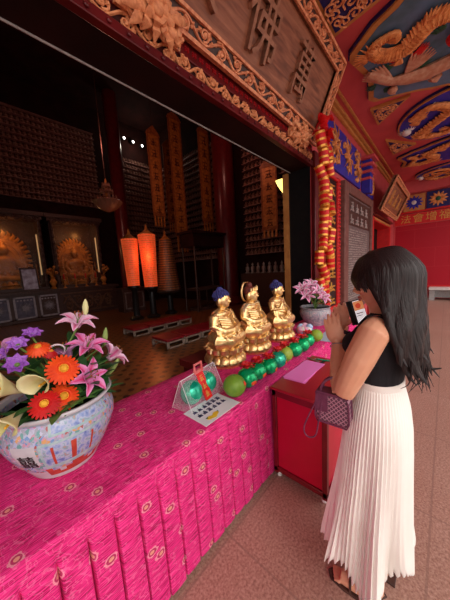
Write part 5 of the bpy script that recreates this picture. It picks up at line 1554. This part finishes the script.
# head: built upright round its centre, then bowed toward the phone
HC = Vector((0, .0, 1.535)); HR = Matrix.Rotation(R(-16), 3, 'X') @ Matrix.Rotation(R(6), 3, 'Z')
hd = lambda x, y, z: HC + HR @ Vector((x, y, z))
def hell(c, r, **k): b.ell(hd(*c), r, rot=HR, **k)
hell((0, -.012, .030), (.074, .094, .085), nu=20, nv=14); hell((0, .032, -.020), (.060, .062, .082), nu=18, nv=12); hell((0, .048, -.078), (.032, .034, .026))
hell((0, .078, .022), (.046, .016, .020)); 
b.tube([hd(0, .086, .022), hd(0, .100, -.006), hd(0, .108, -.024)], [.008, .010, .013], 10)
for s in (-1, 1):
    hell((s * .012, .098, -.027), (.008, .008, .007)); hell((s * .074, -.005, -.008), (.008, .018, .030)); hell((s * .040, .066, -.020), (.022, .022, .022))
hell((0, .091, -.050), (.020, .009, .006)); hell((0, .089, -.060), (.017, .010, .007))
# arms
LS, LE, LW = (-.168, -.005, 1.342), (-.205, .090, 1.085), (-.050, .160, 1.240)
RS, RE, RW = (.168, -.005, 1.342), (.225, .170, 1.150), (.075, .185, 1.285)
b.tube([(-.10, -.01, 1.36), LS, (-.190, .035, 1.24), (-.203, .075, 1.13), LE], [.050, .056, .055, .047, .041], 14)
b.tube([LE, (-.165, .112, 1.135), (-.10, .140, 1.190), LW], [.041, .043, .035, .025], 12)
b.tube([(.10, -.01, 1.36), RS, (.20, .08, 1.25), RE], [.050, .054, .050, .041], 14)
b.tube([RE, (.17, .185, 1.19), (.11, .19, 1.24), RW], [.041, .041, .033, .025], 12)
def hand(wr, up, side, nrm, curl, thumb_side):
    """palm from the wrist along `up`; fingers fan along `side`, bend toward nrm"""
    wr = Vector(wr); up = Vector(up).normalized(); side = (Vector(side) - up * Vector(side).dot(up)).normalized(); nr = Vector(nrm); nr = (nr - up * nr.dot(up) - side * nr.dot(side)).normalized()
    rot = Matrix((side, nr, up)).transposed()
    b.tube([wr, wr + up * .03], [.025, .024], 10)
    b.ell(wr + up * .052, (.040, .0165, .050), rot=rot, nu=14, nv=10)
    for k, (o_, l) in enumerate(((.030, .068), (.010, .078), (-.010, .074), (-.029, .058))):
        a = wr + up * (.084 - .006 * abs(k - 1.2)) + side * o_
        d1 = (up + side * o_ * 2.0 + nr * curl * .35).normalized(); d2 = (up + side * o_ * 1.2 + nr * curl * 1.0).normalized(); d3 = (up + nr * curl * 1.9).normalized()
        p1 = a + d1 * l * .45; p2 = p1 + d2 * l * .32; p3 = p2 + d3 * l * .23
        b.tube([a - up * .03, a, p1, p2, p3], [.0092, .0092, .0085, .0078, .0062], 9)
    ts = thumb_side
    a = wr + up * .030 + side * ts * .026
    d1 = (up * .65 + side * ts * .75 + nr * .25).normalized(); d2 = (up * .9 + side * ts * .35 + nr * .45).normalized()
    b.tube([wr + up * .012, a, a + d1 * .034, a + d1 * .034 + d2 * .028], [.013, .0125, .0100, .0078], 9)
hand(LW, (.10, .30, 1.0), (.15, -1.0, .25), (1.0, .1, 0), .45, 1)
hand(RW, (-.20, -.10, 1.0), (.25, -1, -.1), (-1.0, -.2, 0), .50, 1)
body = fused(b, 'body', M['skin'], .0042, 5)
link('body', body, W)
# face details
e = MB()
for s in (-1, 1): e.ell(hd(s * .031, .074, .002), (.014, .010, .008), rot=HR, m=0); e.ell(hd(s * .031, .081, .001), (.006, .005, .006), rot=HR, m=1)
e.build('eyes', [M['white'], M['black']], W)
e = MB()
for s in (-1, 1): e.tube([hd(s * .014, .091, .020), hd(s * .032, .088, .027), hd(s * .050, .074, .022)], [.003, .004, .002], 6)
e.build('eyebrows', M['hair'], W)
e = MB(); e.tube([hd(-.019, .089, -.052), hd(-.008, .099, -.048), hd(0, .099, -.050), hd(.008, .099, -.048), hd(.019, .089, -.052)], [.002, .005, .005, .005, .002], 7)
e.tube([hd(-.017, .089, -.055), hd(0, .099, -.060), hd(.017, .089, -.055)], [.002, .0065, .002], 7)
e.build('lips', pm('lip_skin', (.42, .10, .09), None, 20, .4), W)
# sleeveless top cut from the body's own surface
def seg_d(p, a, c):
    a = Vector(a); c = Vector(c); t_ = max(0, min(1, (p - a).dot(c - a) / (c - a).length_squared)); return (p - (a + (c - a) * t_)).length
bm = bmesh.new(); bm.from_mesh(body); bm.normal_update()
def on_top(p):
    if not (1.06 < p.z < 1.40): return False
    for s, S, E_ in ((-1, LS, LE), (1, RS, RE)):
        if seg_d(p, S, E_) < .064 and (abs(p.x) > .142): return False
        if abs(p.x) > .140 and p.z > 1.17:
            if abs(p.x) > .140 + .30 * max(0, 1.27 - p.z): return False
    if p.y > .118 and (p.z < 1.19 or abs(p.x) < .02 or p.y > .135): return False
    if seg_d(p, LE, LW) < .06 or seg_d(p, RE, RW) < .06: return False
    if p.y > .02 and p.z > 1.305 and abs(p.x) < .085: return False
    if p.z > 1.345 and abs(p.x) < .055: return False
    return abs(p.x) < .185
dele = [f for f in bm.faces if not on_top(f.calc_center_median())]
bmesh.ops.delete(bm, geom=dele, context='FACES')
bmesh.ops.smooth_vert(bm, verts=[v for v in bm.verts if v.is_boundary], factor=.5, use_axis_x=True, use_axis_y=True, use_axis_z=True)
bm.normal_update()
for v in bm.verts: v.co += v.normal * .006
me = bpy.data.meshes.new('sleeveless_top'); bm.to_mesh(me); bm.free()
me.materials.clear(); me.materials.append(M['top'])
o = link('sleeveless_top', me, W); o['label'] = 'black ribbed sleeveless top'
so = o.modifiers.new('thickness', 'SOLIDIFY'); so.thickness = .003; so.offset = 1
# pleated skirt
NP = 62
def skirt():
    prof = [(1.10, .126, .090, -.001), (1.05, .142, .100, -.003), (.98, .170, .116, -.004), (.90, .186, .126, -.004), (.80, .190, .134, .0), (.65, .194, .142, .006), (.50, .200, .152, .014), (.35, .208, .164, .020), (.22, .218, .176, .024), (.115, .230, .186, .026)]
    rg = random.Random(4); jit = [rg.uniform(.7, 1.3) for _ in range(NP + 1)]; ph = [rg.uniform(-.006, .006) for _ in range(NP + 1)]
    nu = NP * 8; nv = 46; vs = []
    for j in range(nv + 1):
        for i in range(nu):
            u = i / nu; a = 2 * PI * u; c = int(u * NP); p = u * NP - c
            hem = .205 - .055 * math.sin(a) + .045 * math.sin(3 * a + 1.2) + .045 * math.sin(5 * a + .4) + (.026 * abs(p - .45) * 2 - .013)
            z = 1.10 + (hem - 1.10) * j / nv
            for k in range(len(prof) - 1):
                if prof[k][0] >= z >= prof[k + 1][0] or k == len(prof) - 2: break
            z0, rx0, ry0, c0 = prof[k]; z1, rx1, ry1, c1 = prof[k + 1]; t_ = min(1.3, (z0 - z) / (z0 - z1)); 
            rx = rx0 + (rx1 - rx0) * t_; ry = ry0 + (ry1 - ry0) * t_; cy = c0 + (c1 - c0) * t_
            q = min(1, max(0, (1.085 - z) / .9)); am = .0025 + .013 * q
            saw = (p / .78 if p < .78 else (1 - p) / .22) - .5
            big = .028 * q * q * math.sin(7 * a + 1.0 + 1.8 * q) + .018 * q * q * math.sin(11 * a + 2 - 1.4 * q) + .012 * q * math.sin(3 * a + 2)
            r_ = 1 + (saw * am * jit[c] + big) / .2
            vs.append((rx * r_ * math.cos(a), cy + ry * r_ * math.sin(a), z))
    fs = [(j * nu + i, j * nu + (i + 1) % nu, (j + 1) * nu + (i + 1) % nu, (j + 1) * nu + i) for j in range(nv) for i in range(nu)]
    m_ = MB(); m_.add(vs, fs); return m_
o = skirt().build('pleated_skirt', M['skirt'], W, smooth=50); o['label'] = 'cream pleated midi skirt'
so = o.modifiers.new('thickness', 'SOLIDIFY'); so.thickness = .003
wb = MB(); wb.lathe([(.128, 1.082), (.130, 1.087), (.128, 1.115), (.123, 1.115)], 48, rf=None, cap=False)
wb.v = [(x, y * .73 - .001, z) for x, y, z in wb.v]
wb.build('waistband', M['skirt'], W)
# sandals
for s in (-1, 1):
    so_ = MB(); so_.prism([(s * x, y) for x, y in ((.045, -.085), (.108, -.085), (.116, 0), (.128, .10), (.120, .17), (.09, .19), (.058, .17), (.046, .08), (.05, 0))], .0, .014)
    o = so_.build('sandal', M['old_wood'], W, bevel=.003)
    st = MB(); st.tube([(s * .046, .075, .012), (s * .058, .078, .066), (s * .085, .08, .074), (s * .112, .078, .062), (s * .122, .075, .012)], .006, 7, flat=.5)
    st.tube([(s * .040, -.03, .012), (s * .038, -.035, .07), (s * .076, -.066, .085), (s * .114, -.035, .07), (s * .112, -.03, .012)], .004, 6)
    st.build('strap', M['old_wood'], o)
# bracelet
br = MB(); wv = Vector(LW) - (Vector(LW) - Vector((-.10, .140, 1.190))) * .15
dv = (Vector(LW) - Vector((-.10, .140, 1.190))).normalized(); a0 = dv.orthogonal().normalized(); a1 = dv.cross(a0)
br.tube([wv + (a0 * math.cos(a) + a1 * math.sin(a)) * .031 for a in np.linspace(0, 2 * PI, 24, endpoint=False)], .0028, 6, closed=True)
br.build('bracelet', M['steel'], W)

# hair: a close cap plus long locks that fall down the back
hb = MB(); rg = random.Random(21)
hb.ell(hd(0, -.022, .042), (.086, .102, .088), rot=HR, nu=24, nv=14)
back = [(1.60, .100, .112, -.022), (1.52, .112, .115, -.026), (1.44, .132, .108, -.036), (1.36, .156, .100, -.050), (1.28, .160, .090, -.064), (1.20, .148, .080, -.080), (1.12, .126, .068, -.088), (1.04, .105, .06, -.086)]
def ring(z):
    for k in range(len(back) - 1):
        if back[k][0] >= z >= back[k + 1][0]: break
    t_ = (back[k][0] - z) / (back[k][0] - back[k + 1][0])
    return [back[k][i] + (back[k + 1][i] - back[k][i]) * t_ for i in (1, 2, 3)]
def lock(phi, end, inner, r0, wave):
    """phi: 0 forward, pi backward; signed for the side"""
    pts = []; rr = []
    crown = hd(.012, -.012, .128)
    pts.append(crown + Vector((rg.uniform(-.02, .02), rg.uniform(-.03, .02), -.004))); rr.append(r0 * .7)
    d = Vector((math.sin(phi), math.cos(phi), 0))
    for el in (62, 38):
        c = math.cos(R(el)); s = math.sin(R(el))
        pts.append(hd(d.x * c * .090 * inner, -.018 + d.y * c * .108 * inner, .040 + s * .090 * inner)); rr.append(r0)
    z = 1.585; k = 0
    # lower down the locks gather backward
    while z > end:
        q = (1.585 - z) / .5; ph = phi
        sgn = 1 if phi >= 0 else -1
        amin = R(78 + 26 * min(1, q * 1.6)); aa = max(abs(phi), amin - (amin - abs(phi)) * (1 - min(1, q * 4)))
        ph = sgn * aa
        rx, ry, cy = ring(z)
        w_ = wave * .010 * math.sin(z * 24 + phi * 9) * min(1, q * 2)
        f_ = inner + rg.uniform(-.02, .02)
        pts.append(Vector(((rx * f_ + w_) * math.sin(ph), cy + (ry * f_ + w_) * math.cos(ph), z))); rr.append(r0 * (1.0 if z > end + .12 else .75))
        z -= .075
    p = pts[-1]; pts.append(p + Vector((rg.uniform(-.02, .02), rg.uniform(-.035, .008), -.05))); rr.append(r0 * .12)
    hb.tube(catmull(pts, 3), list(np.interp(np.linspace(0, len(rr) - 1, (len(pts) - 1) * 3 + 1), range(len(rr)), rr)), 6, flat=.55)
N = 74
for layer, (inner, r0) in enumerate(((1.0, .0145), (.86, .016), (.72, .017))):
    for i in range(N):
        phi = -PI + 2 * PI * (i + .5 * layer % 1) / N
        if abs(phi) < R(58): continue
        end = 1.19 + .07 * rg.random() + (.06 if abs(phi) < R(110) else 0) - .03 * (layer == 0)
        lock(phi, end, inner, r0, 1.0)
# bangs swept down over the brow and the near temple
for i in range(30):
    phi = R(-66 + 132 * i / 29); d = Vector((math.sin(phi), math.cos(phi), 0))
    e_ = -.002 - .030 * abs(phi) / R(66) + rg.uniform(-.008, .008)
    pts = [hd(.012, -.012, .128), hd(d.x * .052, -.014 + d.y * .066, .112), hd(d.x * .078, -.012 + d.y * .100, .070), hd(d.x * .086 - .004, -.010 + d.y * .113, .035), hd(d.x * .084 - .008, -.012 + d.y * .110, e_)]
    hb.tube(catmull(pts, 3), list(np.interp(np.linspace(0, 4, 13), range(5), [.010, .014, .014, .012, .002])), 6, flat=.5)
# wisps
for i in range(26):
    phi = rg.choice((-1, 1)) * rg.uniform(R(105), PI); x0 = .12 * math.sin(phi)
    pts = [Vector((x0, -.07 + .07 * math.cos(phi), 1.36)), Vector((x0 * 1.1, -.10 + .06 * math.cos(phi), 1.26)), Vector((x0 * 1.1 + rg.uniform(-.03, .03), -.10 + .06 * math.cos(phi), 1.17)), Vector((x0 + rg.uniform(-.05, .05), -.09 + .06 * math.cos(phi) + rg.uniform(-.04, .03), 1.11))]
    hb.tube(catmull(pts, 4), list(np.linspace(.005, .0008, 13)), 5)
hb.tube(catmull([(-.03, -.14, 1.28), (-.02, -.155, 1.22), (-.01, -.175, 1.19), (.0, -.205, 1.195)], 4), list(np.linspace(.014, .002, 13)), 6)
o = hb.build('long_hair', M['hair'], W, smooth=80); o['label'] = 'long dark brown hair falling down the back'

# phone held up in both hands
ph = thing('mobile_phone', 'mobile phone with a bright screen held up by the woman in front of her face', 'phone', (WX + .04, WY + .088, 1.388))
q = Vector((-.62, -.75, .22)).normalized(); upv = Vector((-.05, .22, 1)); upv = (upv - q * upv.dot(q)).normalized(); sd = upv.cross(q)
ph.scale = (.78, .78, .78); ph.rotation_euler = Matrix((sd, upv, q)).transposed().to_euler()
MB().box(-.037, .037, -.074, .074, -.008, 0).build('phone_body', M['phone'], ph, bevel=.004)
sc = pm('lit_phone_screen', (.8, .8, .82), (.72, .74, .8), 20, .2, emis=(.9, .9, .95), es=.55)
o = MB().box(-.033, .033, -.068, .068, 0, .0006).build('screen', sc, ph)
im = MB(); im.box(-.033, .033, .010, .064, .0006, .001, 0); im.prism(arc(-.004, .036, .018, .016, 0, 340, 16), .001, .0014, m=1)
im.box(-.028, .02, -.012, -.006, .0006, .001, 2); im.box(-.028, .01, -.026, -.021, .0006, .001, 2)
im.build('screen_picture', [pm('screen_orange', (.8, .3, .12), (.7, .45, .3), 60, .3, emis=(.8, .3, .1), es=.4), pm('screen_red', (.7, .1, .05), None, 20, .3, emis=(.7, .08, .04), es=.4), M['grey_stone']], o)
c = MB(); c.box(-.060, -.038, -.074, .074, -.022, -.018); c.box(-.042, -.034, -.074, .074, -.022, -.004)
c.build('folded_case', M['black'], ph, bevel=.002)

# handbag hanging from the near forearm
t = thing('handbag', 'burgundy chevron patterned handbag hanging from the woman\'s near forearm', 'bag', (WX - .198, WY + .130, .942), R(4)); t.scale = (.76, .74, .80)
b = MB()
pr = [(-.080, 0), (.080, 0), (.092, .03), (.086, .135), (.070, .165), (-.070, .165), (-.086, .135), (-.092, .03)]
b.prism(pr, -.035, .035, lambda u, v, d: (d, u, v)); b.build('bag_body', M['monogram'], t, bevel=.012)
e = MB()
for d in (-.036, .036): e.tube([(d, u, v) for u, v in pr], .005, 7, closed=True)
e.box(-.04, .04, -.085, .085, .158, .172); e.build('leather_trim', M['burgundy'], t)
f = MB(); f.box(-.04, -.034, .02, .09, .06, .168); f.build('flap', M['burgundy'], t, bevel=.003)
h = MB()
for d in (-.02, .02): h.tube(catmull([(d, -.06, .165), (d, -.050, .215), (d * .6 + .012, -.035, .245), (d * .6 + .012, .0, .25), (d, .05, .215), (d, .065, .165)], 5), .0065, 7)
h.build('handle', M['burgundy'], t)
h = MB(); h.tube(catmull([(-.03, .07, .165), (-.036, .09, .10), (-.042, .125, .02), (-.045, .155, -.06), (-.045, .15, -.105), (-.045, .12, -.115), (-.044, .085, -.085), (-.042, .07, 0), (-.04, .055, .10), (-.03, .045, .165)], 6), .0042, 7)
h.build('hanging_strap', M['burgundy'], t)
# ------------------------------------------------------------------ camera, sky, lamps and added hall fill
cd = bpy.data.cameras.new('camera'); cam = bpy.data.objects.new('camera', cd); COL.objects.link(cam)
cd.sensor_fit = 'HORIZONTAL'; cd.sensor_width = 36; cd.lens = 240 / 450 * 36; cd.clip_start = .02; cd.clip_end = 200
yaw, pitch, roll = R(42.75), R(-7.34), R(-3.24)
f = Vector((math.cos(pitch) * math.cos(yaw), math.cos(pitch) * math.sin(yaw), math.sin(pitch)))
r0 = Vector((math.sin(yaw), -math.cos(yaw), 0)); u0 = r0.cross(f)
r_ = r0 * math.cos(roll) + u0 * math.sin(roll); u_ = -r0 * math.sin(roll) + u0 * math.cos(roll)
cam.matrix_world = Matrix(((r_.x, u_.x, -f.x, 0), (r_.y, u_.y, -f.y, 0), (r_.z, u_.z, -f.z, 1.62), (0, 0, 0, 1)))
SC.camera = cam

wd = bpy.data.worlds.new('sky'); SC.world = wd; wd.use_nodes = True
nt = wd.node_tree; nt.nodes.clear()
bg = nt.nodes.new('ShaderNodeBackground'); out = nt.nodes.new('ShaderNodeOutputWorld')
bg.inputs[0].default_value = (1.0, .93, .90, 1); bg.inputs[1].default_value = 1.95
nt.links.new(bg.outputs[0], out.inputs[0])

def lamp(kind, name, loc, energy, col, size=.1, rot=None):
    l = bpy.data.lights.new(name, kind); l.energy = energy; l.color = col
    if kind == 'POINT': l.shadow_soft_size = size
    o = bpy.data.objects.new(name, l); COL.objects.link(o); o.location = loc
    if rot: o.rotation_euler = rot
    return o
sun = lamp('SUN', 'hazy_sun', (0, -5, 8), .9, (1, .92, .84), rot=(R(55), 0, R(-18))); sun.data.angle = R(25)
lamp('POINT', 'shrine_light', (1.2, 12.05, 3.4), 13, (1, .46, .16), .12)
lamp('POINT', 'shrine_light', (3.6, 12.05, 3.4), 13, (1, .46, .16), .12)
lamp('POINT', 'lamp_glow', (4.38, 7.5, 2.2), 14, (1, .32, .1), .2)
lamp('POINT', 'wall_lamp_glow', (4.4, 2.6, 3.1), 3, (1, .75, .35), .08)
lamp('POINT', 'spot_glow', (7.2, 12.2, 8.3), 25, (1, .85, .7), .1)
lamp('POINT', 'hall_fill', (3.4, 7.9, 5.6), 58, (1, .40, .30), .3)  # added warm fill lights without fixtures, lifting the dark hall walls
lamp('POINT', 'hall_fill', (6.3, 5.2, 6.2), 46, (1, .40, .30), .3)

SC.view_settings.view_transform = 'Standard'; SC.view_settings.look = 'None'
SC.view_settings.exposure = 0.0; SC.view_settings.gamma = 1.0; SC.view_settings.use_curve_mapping = False
SC.cycles.use_denoising = True
SC.cycles.max_bounces = 8
